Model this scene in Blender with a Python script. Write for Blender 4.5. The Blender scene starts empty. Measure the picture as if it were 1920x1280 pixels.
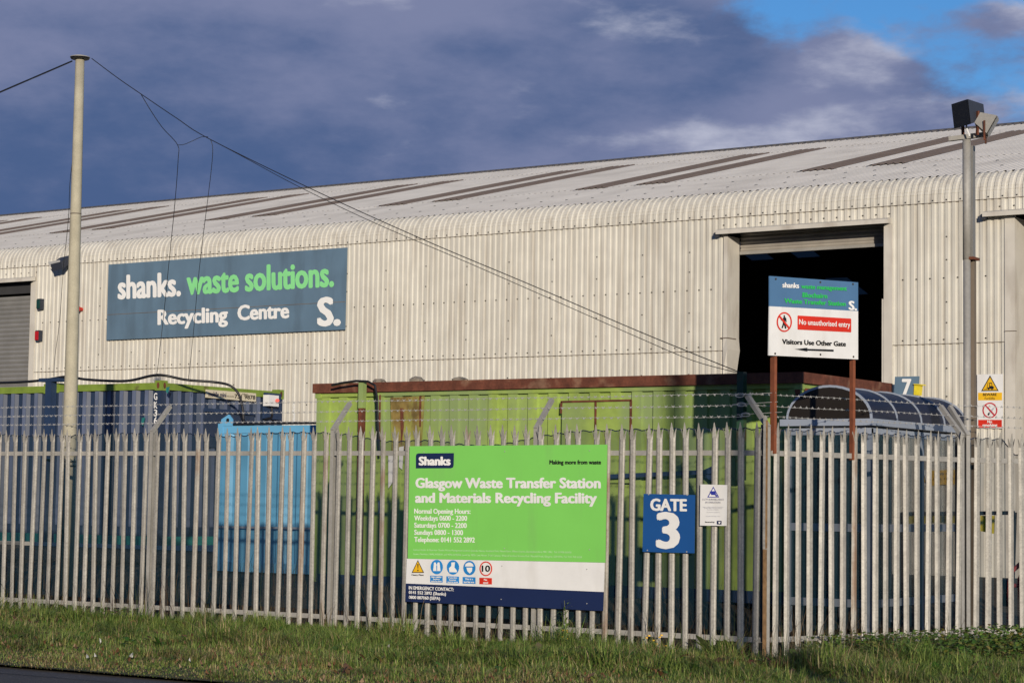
import bpy, math, random
import numpy as np
from mathutils import Vector, Matrix
random.seed(7); rng = np.random.default_rng(7)
R_ = math.radians
scn = bpy.context.scene
# ------------------------------------------------------------------ camera
F, YAW, EYE, PITCH, ROLL = 4000.0, R_(34.1), 1.55, R_(4.3), R_(0.83)
fwd0 = Vector((-math.sin(YAW), math.cos(YAW), 0)); right0 = Vector((math.cos(YAW), math.sin(YAW), 0)); up0 = Vector((0, 0, 1))
FWD = fwd0*math.cos(PITCH)+up0*math.sin(PITCH)
UPP = -fwd0*math.sin(PITCH)+up0*math.cos(PITCH)
RGT = right0*math.cos(ROLL)+UPP*math.sin(ROLL)
UPV = -right0*math.sin(ROLL)+UPP*math.cos(ROLL)
CAM = Vector((0, 0, EYE))
cd = bpy.data.cameras.new('camera'); cam = bpy.data.objects.new('camera', cd); scn.collection.objects.link(cam)
cd.sensor_width = 36; cd.lens = 36*F/1920; cd.clip_start = .1; cd.clip_end = 3000
cam.matrix_world = Matrix(((RGT.x, UPV.x, -FWD.x, 0), (RGT.y, UPV.y, -FWD.y, 0), (RGT.z, UPV.z, -FWD.z, EYE), (0, 0, 0, 1)))
scn.camera = cam
# ------------------------------------------------------------------ world, sun, exposure
SAZ, SEL = R_(40), R_(10)           # light travels 40 deg to the left of the facade's inward normal
SUNV = Vector((math.sin(SAZ)*math.cos(SEL), -math.cos(SAZ)*math.cos(SEL), math.sin(SEL)))
w = bpy.data.worlds.new('World'); scn.world = w; w.use_nodes = True
nt = w.node_tree; N = nt.nodes; L = nt.links; N.clear()
def nd(t, **k):
    n = N.new(t)
    for a, v in k.items(): setattr(n, a, v)
    return n
def mth(op, a, b=None, c=None, clamp=False):
    n = nd('ShaderNodeMath', operation=op); n.use_clamp = clamp
    for i, v in enumerate((a, b, c)):
        if v is None: continue
        if isinstance(v, (int, float)): n.inputs[i].default_value = v
        else: L.new(v, n.inputs[i])
    return n.outputs[0]
def mixc(f, a, b):
    n = nd('ShaderNodeMix', data_type='RGBA')
    for i, v in ((0, f), (6, a), (7, b)):
        if isinstance(v, (int, float)): n.inputs[i].default_value = v
        elif isinstance(v, tuple): n.inputs[i].default_value = v+(1,)
        else: L.new(v, n.inputs[i])
    return n.outputs[2]
def sst(v, lo, hi):
    n = nd('ShaderNodeMapRange', interpolation_type='SMOOTHSTEP'); L.new(v, n.inputs[0])
    n.inputs[1].default_value = lo; n.inputs[2].default_value = hi; return n.outputs[0]
def noise(vec, scale, detail, rough=.55):
    n = nd('ShaderNodeTexNoise'); L.new(vec, n.inputs['Vector']); n.inputs['Scale'].default_value = scale
    n.inputs['Detail'].default_value = detail; n.inputs['Roughness'].default_value = rough; return n.outputs[0]
tc = nd('ShaderNodeTexCoord')
sky = nd('ShaderNodeTexSky', sky_type='NISHITA'); sky.sun_disc = False; sky.sun_elevation = SEL
sky.sun_rotation = math.atan2(SUNV.x, SUNV.y); sky.air_density = 1.0; sky.dust_density = .1; sky.ozone_density = 6.0
def dotv(v):
    n = nd('ShaderNodeVectorMath', operation='DOT_PRODUCT'); L.new(tc.outputs['Generated'], n.inputs[0]); n.inputs[1].default_value = v; return n.outputs['Value']
def mapped(sc, loc):
    m_ = nd('ShaderNodeMapping'); L.new(tc.outputs['Generated'], m_.inputs[0]); m_.inputs['Scale'].default_value = sc; m_.inputs['Location'].default_value = loc; return m_.outputs[0]
va, vb = mapped((1, 1, 2.4), (3.1, 1.7, .4)), mapped((1, 1, 2.0), (.3, 5.2, 2.4))
n1 = noise(va, 4.5, 6, .5); n2 = noise(va, 13, 9, .62); n3 = noise(vb, 8, 9, .58); n4 = noise(mapped((1, 1, 2.8), (7.7, .2, 1.1)), 11, 8, .55)
u = dotv(tuple(right0)); v = dotv((0, 0, 1))          # u: across the view, v: height
# grey-blue cloud base, lilac banks that thicken upwards and to the right, sunlit tops where the finer noise peaks
br = mth('ADD', mth('MULTIPLY', mth('SUBTRACT', n1, .5), 2.6), mth('MULTIPLY', mth('SUBTRACT', n2, .5), 1.0))
br = mth('ADD', br, mth('MULTIPLY', u, 1.5)); br = mth('ADD', br, mth('MULTIPLY', v, 1.2)); br = mth('ADD', br, .06)
c = mixc(sst(br, -.25, .5), (.070, .120, .262), (.198, .228, .378))
lit = mth('ADD', mth('MULTIPLY', mth('SUBTRACT', n4, .5), 3.4), mth('ADD', mth('MULTIPLY', br, .55), mth('MULTIPLY', u, 1.2)))
c = mixc(sst(lit, .30, 1.15), c, (.50, .52, .64))
skyc = nd('ShaderNodeVectorMath', operation='SCALE'); L.new(sky.outputs[0], skyc.inputs[0]); skyc.inputs['Scale'].default_value = .13
# gaps where the clear sky shows: high up and to the right
gap = mth('ADD', mth('ADD', n3, mth('MULTIPLY', u, 1.0)), mth('MULTIPLY', v, 1.9))
final = mixc(sst(gap, 1.03, 1.17), c, skyc.outputs[0])
bg = nd('ShaderNodeBackground'); L.new(final, bg.inputs[0]); bg.inputs[1].default_value = 1.0
wo = nd('ShaderNodeOutputWorld'); L.new(bg.outputs[0], wo.inputs[0])
sd = bpy.data.lights.new('sun', 'SUN'); sd.energy = 4.2; sd.angle = R_(.53); sd.color = (1, .89, .74)
sun = bpy.data.objects.new('sun', sd); scn.collection.objects.link(sun); sun.rotation_euler = SUNV.to_track_quat('Z', 'Y').to_euler(); sun.location = SUNV*60
scn.view_settings.view_transform = 'Standard'; scn.view_settings.look = 'None'; scn.view_settings.exposure = 0; scn.view_settings.gamma = 1
scn.cycles.max_bounces = 6; scn.cycles.transparent_max_bounces = 12; scn.cycles.use_denoising = True
# ------------------------------------------------------------------ helpers
def ray(px, py): return FWD+RGT*((px-960)/F)+UPV*((640-py)/F)
class Plane:
    def __init__(s, p, n): s.p = Vector(p); s.n = Vector(n).normalized()      # n points to the viewer's side
    def at(s, px, py, off=0):
        d = ray(px, py); t = ((s.p+s.n*off-CAM).dot(s.n))/d.dot(s.n); return CAM+d*t
def PY(Y): return Plane((0, Y, 0), (0, -1, 0))
def PX(X): return Plane((X, 0, 0), (1, 0, 0))
COL = scn.collection
def tag(o, label=None, cat=None, group=None, kind=None):
    for k, x in (('label', label), ('category', cat), ('group', group), ('kind', kind)):
        if x: o[k] = x
    return o
def root(name, loc, label, cat, group=None, rz=0):
    o = bpy.data.objects.new(name, None); COL.objects.link(o); o.location = loc; o.rotation_euler = (0, 0, rz); o.empty_display_size = .2
    return tag(o, label, cat, group)
def link(name, me, parent=None, loc=(0, 0, 0)):
    """loc is a world position unless the parent is turned; then it is local"""
    o = bpy.data.objects.new(name, me); COL.objects.link(o)
    if parent is not None:
        o.parent = parent
        pl = parent.location if parent.parent is None else parent.location+parent.parent.location
        o.location = Vector(loc)-pl if not parent.get('local') else Vector(loc)
    else: o.location = loc
    return o
class MB:
    def __init__(s): s.v = []; s.f = []
    def add(s, vs, fs):
        b = len(s.v); s.v += [tuple(x) for x in vs]; s.f += [tuple(i+b for i in q) for q in fs]; return s
    def box(s, a, b):
        (x0, y0, z0), (x1, y1, z1) = a, b
        return s.add([(x0, y0, z0), (x1, y0, z0), (x1, y1, z0), (x0, y1, z0), (x0, y0, z1), (x1, y0, z1), (x1, y1, z1), (x0, y1, z1)],
                     [(0, 3, 2, 1), (4, 5, 6, 7), (0, 1, 5, 4), (1, 2, 6, 5), (2, 3, 7, 6), (3, 0, 4, 7)])
    def prism(s, pts, d):
        """polygon pts (Vectors) pushed along d"""
        n = len(pts); d = Vector(d); a = [Vector(p) for p in pts]
        return s.add(a+[p+d for p in a], [tuple(range(n))[::-1], tuple(range(n, 2*n))]+[(i, (i+1) % n, n+(i+1) % n, n+i) for i in range(n)])
    def tube(s, pts, r, k=8, cap=True):
        pts = [Vector(p) for p in pts]; n = len(pts); rs = r if isinstance(r, (list, tuple)) else [r]*n
        vs = []; up = None
        for i, p in enumerate(pts):
            t = (pts[min(i+1, n-1)]-pts[max(i-1, 0)]).normalized()
            if up is None: up = t.orthogonal().normalized()
            a = (up-t*up.dot(t)).normalized(); b = t.cross(a); up = a
            vs += [p+(a*math.cos(2*math.pi*j/k)+b*math.sin(2*math.pi*j/k))*rs[i] for j in range(k)]
        fs = [(i*k+j, i*k+(j+1) % k, (i+1)*k+(j+1) % k, (i+1)*k+j) for i in range(n-1) for j in range(k)]
        if cap: fs += [tuple(range(k))[::-1], tuple(range((n-1)*k, n*k))]
        return s.add(vs, fs)
    def bar(s, a, b, wx, wz, up=(0, 0, 1)):
        a, b = Vector(a), Vector(b); t = (b-a).normalized(); x = t.cross(Vector(up)).normalized(); z = x.cross(t)
        q = [x*sx*wx/2+z*sz*wz/2 for sx, sz in ((-1, -1), (1, -1), (1, 1), (-1, 1))]
        return s.prism([a+k for k in q], b-a)
    def mesh(s, name, mat, smooth=False, center=None):
        me = bpy.data.meshes.new(name)
        off = Vector(center) if center is not None else Vector((0, 0, 0))
        me.from_pydata([tuple(Vector(p)-off) for p in s.v], [], s.f); me.materials.append(mat)
        if smooth: me.polygons.foreach_set('use_smooth', [True]*len(me.polygons))
        me.update(); return me
    def build(s, name, mat, parent=None, smooth=False):
        if parent is not None and parent.get('local'): return link(name, s.mesh(name, mat, smooth), parent, (0, 0, 0))
        a = np.array([tuple(p) for p in s.v]); c = Vector(((a[:, 0].min()+a[:, 0].max())/2, (a[:, 1].min()+a[:, 1].max())/2, a[:, 2].min()))
        return link(name, s.mesh(name, mat, smooth, c), parent, c)
# ------------------------------------------------------------------ materials
def mat(name, col, rough=.6, metal=0, var=.12, vscale=3, dirt=None, dscale=1.2, dlo=.5, dhi=.75, damt=.7, stretch=1, bump=0, bscale=60, rnd=0, spec=.4, fine=0, fscale=120):
    """colour with world-space mottling; dirt = a second colour in patches (stretch > 1 draws it out into vertical streaks)"""
    m = bpy.data.materials.new(name); m.use_nodes = True; t = m.node_tree; n = t.nodes; l = t.links
    b = n['Principled BSDF']; b.inputs['Roughness'].default_value = rough; b.inputs['Metallic'].default_value = metal; b.inputs['Specular IOR Level'].default_value = spec
    g = n.new('ShaderNodeNewGeometry')
    def nz(sc, det, st=1):
        mp = n.new('ShaderNodeMapping'); mp.inputs['Scale'].default_value = (1, 1, 1/st); l.new(g.outputs['Position'], mp.inputs[0])
        q = n.new('ShaderNodeTexNoise'); q.inputs['Scale'].default_value = sc; q.inputs['Detail'].default_value = det; l.new(mp.outputs[0], q.inputs[0]); return q.outputs[0]
    def mr(v, a, b2, c, d):
        q = n.new('ShaderNodeMapRange'); l.new(v, q.inputs[0]); q.inputs[1].default_value = a; q.inputs[2].default_value = b2; q.inputs[3].default_value = c; q.inputs[4].default_value = d; return q.outputs[0]
    def mul(a, b2):
        q = n.new('ShaderNodeMath'); q.operation = 'MULTIPLY'; l.new(a, q.inputs[0]); l.new(b2, q.inputs[1]); return q.outputs[0]
    f = mr(nz(vscale, 5), .3, .7, 1-var, 1+var)
    if fine: f = mul(f, mr(nz(fscale, 3), .3, .7, 1-fine, 1+fine))
    if rnd:
        oi = n.new('ShaderNodeObjectInfo'); f = mul(f, mr(oi.outputs['Random'], 0, 1, 1-rnd, 1+rnd))
    vm = n.new('ShaderNodeVectorMath'); vm.operation = 'SCALE'; vm.inputs[0].default_value = col; l.new(f, vm.inputs['Scale']); out = vm.outputs[0]
    if dirt:
        mx = n.new('ShaderNodeMix'); mx.data_type = 'RGBA'; l.new(mr(nz(dscale, 6, stretch), dlo, dhi, 0, damt), mx.inputs[0]); l.new(out, mx.inputs[6]); mx.inputs[7].default_value = dirt+(1,); out = mx.outputs[2]
    l.new(out, b.inputs['Base Color'])
    if bump:
        bp = n.new('ShaderNodeBump'); bp.inputs['Strength'].default_value = bump; bp.inputs['Distance'].default_value = .02; l.new(nz(bscale, 4), bp.inputs['Height']); l.new(bp.outputs[0], b.inputs['Normal'])
    return m
M = {}
M['clad'] = mat('cream_cladding', (.585, .558, .488), .55, var=.06, dirt=(.37, .325, .26), dscale=7, stretch=14, dlo=.47, dhi=.76, damt=.7, rnd=.05)
M['eave'] = mat('eave_cladding', (.58, .552, .485), .55, var=.06, dirt=(.33, .29, .24), dscale=8, stretch=3, dlo=.5, dhi=.78, damt=.6, rnd=.04)
M['flash'] = mat('cream_flashing', (.57, .535, .47), .5, var=.06, dirt=(.30, .25, .2), dscale=4, stretch=3, damt=.5)
M['roof'] = mat('grey_roof_sheet', (.60, .565, .515), .75, var=.06, vscale=1.5, dirt=(.36, .33, .295), dscale=.7, dlo=.48, dhi=.8, damt=.5, rnd=.04)
M['ridge'] = mat('dark_ridge', (.09, .085, .085), .8)
M['seam'] = mat('grimy_seam', (.16, .13, .105), .8, var=.3)
M['screw'] = mat('dark_fastener', (.05, .045, .04), .6)
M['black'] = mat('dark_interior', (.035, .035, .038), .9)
M['shutter'] = mat('grey_shutter', (.20, .195, .185), .5, var=.1, fine=.15)
M['shutter2'] = mat('rolled_shutter', (.34, .31, .27), .45, var=.15)
M['blueblack'] = mat('dark_end_cap', (.03, .035, .05), .5)
M['signblue'] = mat('faded_blue_board', (.115, .185, .255), .55, var=.07, vscale=2, dirt=(.06, .085, .11), dscale=2.5, stretch=5, damt=.5)
M['signblue2'] = mat('mid_blue_board', (.075, .165, .30), .5, var=.06)
M['white'] = mat('white_print', (.80, .79, .76), .5, var=.03)
M['offwhite'] = mat('white_board', (.74, .73, .71), .45, var=.04, vscale=6, dirt=(.5, .47, .42), dscale=5, stretch=4, damt=.35)
M['mint'] = mat('mint_green_print', (.24, .68, .27), .5, var=.04)
M['green'] = mat('bright_green_print', (.03, .48, .09), .5, var=.04)
M['lime'] = mat('lime_green_board', (.20, .575, .105), .38, var=.03, vscale=2, dirt=(.20, .42, .12), dscale=5, stretch=6, dlo=.55, dhi=.8, damt=.5)
M['navy'] = mat('navy_print', (.012, .022, .075), .4, var=.05)
M['gateblue'] = mat('royal_blue_board', (.012, .075, .25), .4, var=.04)
M['inkblack'] = mat('black_print', (.012, .012, .013), .5)
M['red'] = mat('red_print', (.62, .03, .012), .45)
M['yellow'] = mat('yellow_print', (.80, .46, .015), .45)
M['safeblue'] = mat('blue_print', (.02, .22, .55), .45)
M['greyprint'] = mat('grey_print', (.42, .42, .46), .5)
M['palegreen'] = mat('pale_small_print', (.52, .74, .44), .5)
M['cctv'] = mat('violet_blue_print', (.03, .04, .30), .5)
M['galv'] = mat('galvanised_steel', (.355, .335, .295), .52, .12, var=.15, vscale=6, fine=.16, fscale=45, rnd=.13, dirt=(.24, .22, .19), dscale=14, stretch=.35, dlo=.55, dhi=.72, damt=.45)
M['galv2'] = mat('dull_galvanised_rail', (.33, .315, .285), .6, .15, var=.12, fine=.08, fscale=30)
M['wire'] = mat('zinc_wire', (.42, .41, .39), .5, .2)
M['rust'] = mat('rusty_steel', (.135, .042, .02), .85, var=.35, vscale=9, dirt=(.035, .018, .013), dscale=5, damt=.8)
M['rustbeam'] = mat('rusty_channel', (.125, .040, .022), .85, var=.35, vscale=7, dirt=(.40, .30, .19), dscale=3.5, dlo=.56, dhi=.74, damt=.45, fine=.2, fscale=40)
M['rustpost'] = mat('rusty_sign_post', (.20, .060, .026), .8, var=.2, vscale=12)
M['limepaint'] = mat('weathered_lime_paint', (.285, .385, .085), .5, var=.14, vscale=1.6, dirt=(.225, .300, .125), dscale=2.2, stretch=3, dlo=.42, dhi=.62, damt=.85, fine=.10, fscale=9)
M['limerail'] = mat('lime_top_rail', (.19, .27, .04), .5, var=.18, vscale=5, dirt=(.09, .06, .03), dscale=5, dlo=.58, dhi=.75, damt=.7)
M['stain'] = mat('rust_stain', (.20, .14, .04), .8, var=.4, vscale=8, dirt=(.33, .38, .08), dscale=7, stretch=3, dlo=.45, dhi=.65, damt=.8)
M['blue'] = mat('navy_container_paint', (.020, .035, .072), .45, var=.12, vscale=2, dirt=(.12, .14, .18), dscale=2.2, stretch=6, dlo=.52, dhi=.8, damt=.5, spec=.5)
M['blue2'] = mat('lighter_navy_paint', (.115, .14, .21), .5, var=.15, vscale=3)
M['sky'] = mat('light_blue_paint', (.13, .38, .60), .5, var=.08, vscale=2, dirt=(.28, .16, .07), dscale=3.5, stretch=7, dlo=.66, dhi=.82, damt=.6)
M['cream'] = mat('cream_plate', (.62, .55, .40), .5, var=.08)
M['concrete'] = mat('weathered_concrete_pole', (.40, .365, .27), .85, var=.1, vscale=6, dirt=(.24, .21, .15), dscale=7, stretch=7, dlo=.5, dhi=.75, damt=.45, fine=.1, fscale=70)
M['cable'] = mat('black_cable', (.012, .012, .014), .5)
M['grey'] = mat('grey_plastic', (.45, .45, .45), .5)
M['alu'] = mat('painted_aluminium', (.33, .37, .44), .45, .2, var=.08)
M['bluesteel'] = mat('dark_blue_steel', (.02, .04, .09), .5)
M['brown'] = mat('brown_rooflight', (.17, .128, .10), .75, var=.12, vscale=2)
M['stone'] = mat('rubble_stone', (.22, .19, .15), .9, var=.3, vscale=12)
M['asphalt'] = mat('asphalt', (.088, .077, .071), .85, var=.12, fine=.35, fscale=70, dirt=(.26, .24, .22), dscale=38, dlo=.62, dhi=.70, damt=.8, bump=.4, bscale=90)
M['soil'] = mat('dark_soil', (.055, .045, .032), .95, var=.35, vscale=5, fine=.3, fscale=30, bump=.6, bscale=25)
M['turf'] = mat('mossy_soil', (.060, .062, .020), .95, var=.35, vscale=3, fine=.3, fscale=35, dirt=(.115, .075, .035), dscale=5, dlo=.5, dhi=.68, damt=.8, bump=.6, bscale=30)
M['redplastic'] = mat('red_plastic', (.42, .05, .045), .45)
M['yellowpaint'] = mat('yellow_plastic', (.72, .58, .03), .5, var=.12, vscale=12)
M['teal'] = mat('teal_pipe', (.02, .16, .15), .5)
M['orange'] = mat('orange_rust_stain', (.27, .155, .07), .8, var=.3, vscale=20)
def leafmat(name, attr=True, col=(.06, .1, .02)):
    m = bpy.data.materials.new(name); m.use_nodes = True; n = m.node_tree.nodes; l = m.node_tree.links; b = n['Principled BSDF']
    b.inputs['Roughness'].default_value = .55; b.inputs['Specular IOR Level'].default_value = .3
    tr = n.new('ShaderNodeBsdfTranslucent'); mx = n.new('ShaderNodeMixShader'); mx.inputs[0].default_value = .25
    if attr:
        a = n.new('ShaderNodeAttribute'); a.attribute_name = 'tint'; l.new(a.outputs['Color'], b.inputs['Base Color']); l.new(a.outputs['Color'], tr.inputs[0])
    else:
        b.inputs['Base Color'].default_value = col+(1,); tr.inputs[0].default_value = col+(1,)
    l.new(b.outputs[0], mx.inputs[1]); l.new(tr.outputs[0], mx.inputs[2]); l.new(mx.outputs[0], n['Material Output'].inputs[0]); return m
M['leaf'] = leafmat('leaves')
def thin(name, col, alpha, rough=.6, glossy=False, var=0):
    """see-through sheet: net or tinted plastic"""
    m = bpy.data.materials.new(name); m.use_nodes = True; n = m.node_tree.nodes; l = m.node_tree.links; b = n['Principled BSDF']
    b.inputs['Base Color'].default_value = col+(1,); b.inputs['Roughness'].default_value = rough
    b.inputs['Specular IOR Level'].default_value = .25 if glossy else .1
    t = n.new('ShaderNodeBsdfTransparent'); mx = n.new('ShaderNodeMixShader'); mx.inputs[0].default_value = alpha
    if var:
        g = n.new('ShaderNodeNewGeometry'); q = n.new('ShaderNodeTexNoise'); q.inputs['Scale'].default_value = 2.5; l.new(g.outputs['Position'], q.inputs[0])
        r = n.new('ShaderNodeMapRange'); l.new(q.outputs[0], r.inputs[0]); r.inputs[1].default_value = .3; r.inputs[2].default_value = .7; r.inputs[3].default_value = alpha-var; r.inputs[4].default_value = alpha+var; l.new(r.outputs[0], mx.inputs[0])
    l.new(t.outputs[0], mx.inputs[1]); l.new(b.outputs[0], mx.inputs[2]); l.new(mx.outputs[0], n['Material Output'].inputs[0]); return m
M['net'] = thin('blue_green_netting', (.010, .034, .052), .37, .8, var=.07)
M['tint'] = thin('smoked_plastic', (.020, .016, .013), .93, .35, True)
M['tintblue'] = thin('smoked_blue_plastic', (.014, .017, .036), .97, .45, True)
M['pane'] = thin('tinted_shelter_pane', (.02, .05, .07), .45, .1, True)
# ------------------------------------------------------------------ ground, verge, road
def hgt(x, y):
    h = 0.0
    t = min(max((y-19.4)/2.2, 0), 1); t = t*t*(3-2*t)
    s = min(max((-10.9-x)/1.2, 0), 1)
    h += t*(.12+.30*s)
    return h
def grid(xs, ys, zf):
    vs = [(x, y, zf(x, y)) for y in ys for x in xs]; n = len(xs)
    return vs, [(j*n+i, j*n+i+1, (j+1)*n+i+1, (j+1)*n+i) for j in range(len(ys)-1) for i in range(n-1)]
lin = lambda a, b, n: [a+(b-a)*i/n for i in range(n+1)]
mb = MB(); mb.add(*grid([-1500, -200, -70]+lin(-40, -4, 72)+[10, 60, 300, 1500], [-1500, -200, -20, 5, 13]+lin(18, 26, 32)+[30, 34, 80, 300, 1500], lambda x, y: hgt(x, y)+(random.uniform(-.03, .05) if 19.6 < y < 26 and -40 < x < -4 else -.02)))
tag(mb.build('ground', M['soil']), kind='structure')
EDGE = 13.55
def vz(x, y):
    t = (y-EDGE)/(19.3-EDGE); e = .02+.055*min(t*5, 1)
    e -= .075*min(1, max(0, t-.80)/.12)
    return e+.035*math.sin(x*1.7+y*.8)*min(t*3, 1)*.6+.03*math.sin(x*.63-y*2.1)*min(t*3, 1)
mb = MB(); mb.add(*grid(lin(-40, 12, 208), [EDGE+.05*math.sin(0)]+lin(EDGE+.12, 19.5, 26), vz))
tag(mb.build('verge', M['turf'], smooth=True), kind='structure')
mb = MB(); mb.add([(-9.72, 19.42, .035), (12, 19.42, .035), (12, 26, .05), (-7.2, 25.2, .05), (-8.72, 21.8, .05)], [(0, 1, 2, 3, 4)]); mb.build('verge_corner', M['turf'], bpy.data.objects['verge'])
mb = MB(); mb.add(*grid([-400, -40, 40, 400], [6.1, 8, EDGE+.06], lambda x, y: -.012))
tag(mb.build('road', M['asphalt']), kind='structure')
mb = MB(); mb.add(*grid([-400, -40, 40, 400], [EDGE-.42, EDGE-.40], lambda x, y: -.007)); mb.build('road_joint', mat('road_joint_tar', (.035, .03, .028), .8), bpy.data.objects['road'])
# ------------------------------------------------------------------ print and lettering on flat boards
def quad(pl, pts, name, m, parent, th=.006, off=0):
    mb = MB(); mb.prism([pl.at(x, y, off) for x, y in pts][::-1], -pl.n*th); return mb.build(name, m, parent)
def flat(pl, pts, name, m, parent, off=.004):
    mb = MB(); q = [pl.at(x, y, off) for x, y in pts]; mb.add(q, [tuple(range(len(q)))]); o = mb.build(name, m, parent)
    me = o.data
    if me.polygons[0].normal.dot(pl.n) < 0: me.flip_normals()
    return o
def ell(cx, cy, rx, ry, n=28): return [(cx+rx*math.cos(2*math.pi*i/n), cy-ry*math.sin(2*math.pi*i/n)) for i in range(n)]
def ring(pl, cx, cy, rx, ry, w_, name, m, parent, off=.006, n=32):
    mb = MB(); a = [pl.at(x, y, off) for x, y in ell(cx, cy, rx, ry, n)]; b = [pl.at(x, y, off) for x, y in ell(cx, cy, rx-w_, ry-w_, n)]
    mb.add(a+b, [(i, (i+1) % n, n+(i+1) % n, n+i) for i in range(n)]); return mb.build(name, m, parent)
_cap = None
def letters(pl, txt, a, b, h, m, parent, bold=0.0, off=.005, name='lettering', sx=1):
    """text whose baseline runs from picture point a to b on the board; h = height of a capital in the same units"""
    global _cap
    def mk(s_):
        cu = bpy.data.curves.new('t', 'FONT'); cu.body = s_; cu.size = 1; cu.resolution_u = 3; cu.fill_mode = 'FRONT'
        ob = bpy.data.objects.new('t', cu); me = bpy.data.meshes.new_from_object(ob); bpy.data.objects.remove(ob); return me
    if _cap is None: _cap = max(vv.co.y for vv in mk('H').vertices)
    me = mk(txt); xs = [vv.co.x for vv in me.vertices]; x0, x1 = min(xs), max(xs)
    A = pl.at(*a, off); B = pl.at(*b, off); U = (pl.at(a[0], a[1]-h, off)-A)/_cap; D = B-A; O = A.copy()
    src = [vv.co.copy() for vv in me.vertices]; fcs = [tuple(p.vertices) for p in me.polygons]; k = x1-x0+2*bold; V_ = []; F_ = []
    sh_ = ((0, 0),) if not bold else ((0, 0), (-bold, 0), (bold, 0), (0, -bold*.6), (0, bold*.6), (-bold*.7, bold*.45), (bold*.7, -bold*.45), (bold*.7, bold*.45), (-bold*.7, -bold*.45))
    for i, (ax, ay) in enumerate(sh_):
        b0 = len(V_); V_ += [D*((c_.x+ax+bold-x0)/k)+U*(c_.y+ay)+pl.n*(.00035*i) for c_ in src]; F_ += [tuple(j+b0 for j in f) for f in fcs]
    bpy.data.meshes.remove(me); me = bpy.data.meshes.new(name); me.from_pydata(V_, [], F_)
    me.materials.append(m); me.update()
    if len(me.polygons) and sum((p.normal*p.area for p in me.polygons), Vector()).dot(pl.n) < 0: me.flip_normals()
    return link(name, me, parent, O)
Z = lambda ox, oy, s: (lambda x, y: (ox+x/s, oy+y/s))
# ------------------------------------------------------------------ warehouse
Y0 = 34.6; PF = PY(Y0); PITCHW = .127; SW = 8*PITCHW; RIB = .021
SEAM1, SEAM2 = 4.385, 6.842
wh = root('warehouse', (-30, Y0, 0), 'long cream corrugated warehouse with curved eaves, grey roof and roller doors', 'warehouse')
def prof(xa, xb):
    """rib profile between two x (metres from a sheet edge): list of (x, outward)"""
    pts = []
    k0 = int(math.floor(xa/PITCHW))-1
    for k in range(k0, int(xb/PITCHW)+2):
        o = k*PITCHW
        pts += [(o, 0), (o+.036, 0), (o+.052, RIB), (o+.109, RIB), (o+.125, 0)]
    out = [e for e in pts if xa+1e-4 < e[0] < xb-1e-4]
    for xc in (xa, xb):
        for p, q in zip(pts, pts[1:]):
            if p[0]-1e-9 <= xc <= q[0]+1e-9 and q[0]-p[0] > 1e-6: out.append((xc, p[1]+(q[1]-p[1])*(xc-p[0])/(q[0]-p[0]))); break
    return sorted(out)
_mc = {}
def wall_mesh(xa, xb, h):
    k = (round(xa, 3), round(xb, 3), round(h, 3))
    if k not in _mc:
        P = prof(xa, xb); mb = MB(); n = len(P); mb.add([(x, -o, 0) for x, o in P]+[(x, -o, h) for x, o in P], [(i, i+1, n+i+1, n+i) for i in range(n-1)])
        _mc[k] = mb.mesh('wall_sheet', M['clad'])
    return _mc[k]
def wall_sheet(x, xa, xb, z0, z1, proud=0):
    if xb-xa < .01: return
    link('wall_sheet', wall_mesh(xa, xb, z1-z0), wh, (x, Y0-proud, z0))
RAD = .43; ZC = SEAM2+.08; TH = math.atan(.242); AE = math.pi/2-TH
def eave_mesh():
    P = prof(0, SW); rows = [(0, -.08, 0)]; nseg = 9
    for i in range(nseg):
        a0, a1 = AE*i/nseg, AE*(i+1)/nseg; d = (a1-a0)*.12
        rows += [(a0, 0, -.007 if i else 0), (a0+d, 0, 0), (a1-d, 0, 0)]
    rows += [(AE, 0, 0)]
    mb = MB(); n = len(P); vs = []
    for a, dz, dr in rows:
        for x, o in P: vs.append((x, RAD-(RAD+o+dr)*math.cos(a), .08+dz+(RAD+o+dr)*math.sin(a)))
    mb.add(vs, [(r*n+i, r*n+i+1, (r+1)*n+i+1, (r+1)*n+i) for r in range(len(rows)-1) for i in range(n-1)])
    return mb.mesh('eave_sheet', M['eave'])
EM = eave_mesh()
DOORS = [(-41.4, -36.86, 6.47), (-18.64, -15.49, 6.50), (-13.27, -9.3, 6.50)]     # left, middle, right door: x range, head height
x = -15.45
cols = [(-15.45+SW*k) for k in range(-46, 11)]
for X in cols:
    link('eave_sheet', EM, wh, (X, Y0-.012, SEAM2))
    segs = [(X, X+SW)]; over = []
    for d0, d1, zt in DOORS:
        ns = []
        for a, b in segs:
            if b <= d0 or a >= d1: ns.append((a, b)); continue
            if a < d0: ns.append((a, d0))
            if b > d1: ns.append((d1, b))
            over.append((max(a, d0), min(b, d1), zt))
        segs = ns
    for a, b in segs:
        wall_sheet(X, a-X, b-X, 0, SEAM1+.05); wall_sheet(X, a-X, b-X, SEAM1, SEAM2+.03, .006)
    for a, b, zt in over: wall_sheet(X, a-X, b-X, zt+.04, SEAM2+.03, .006)
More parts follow.
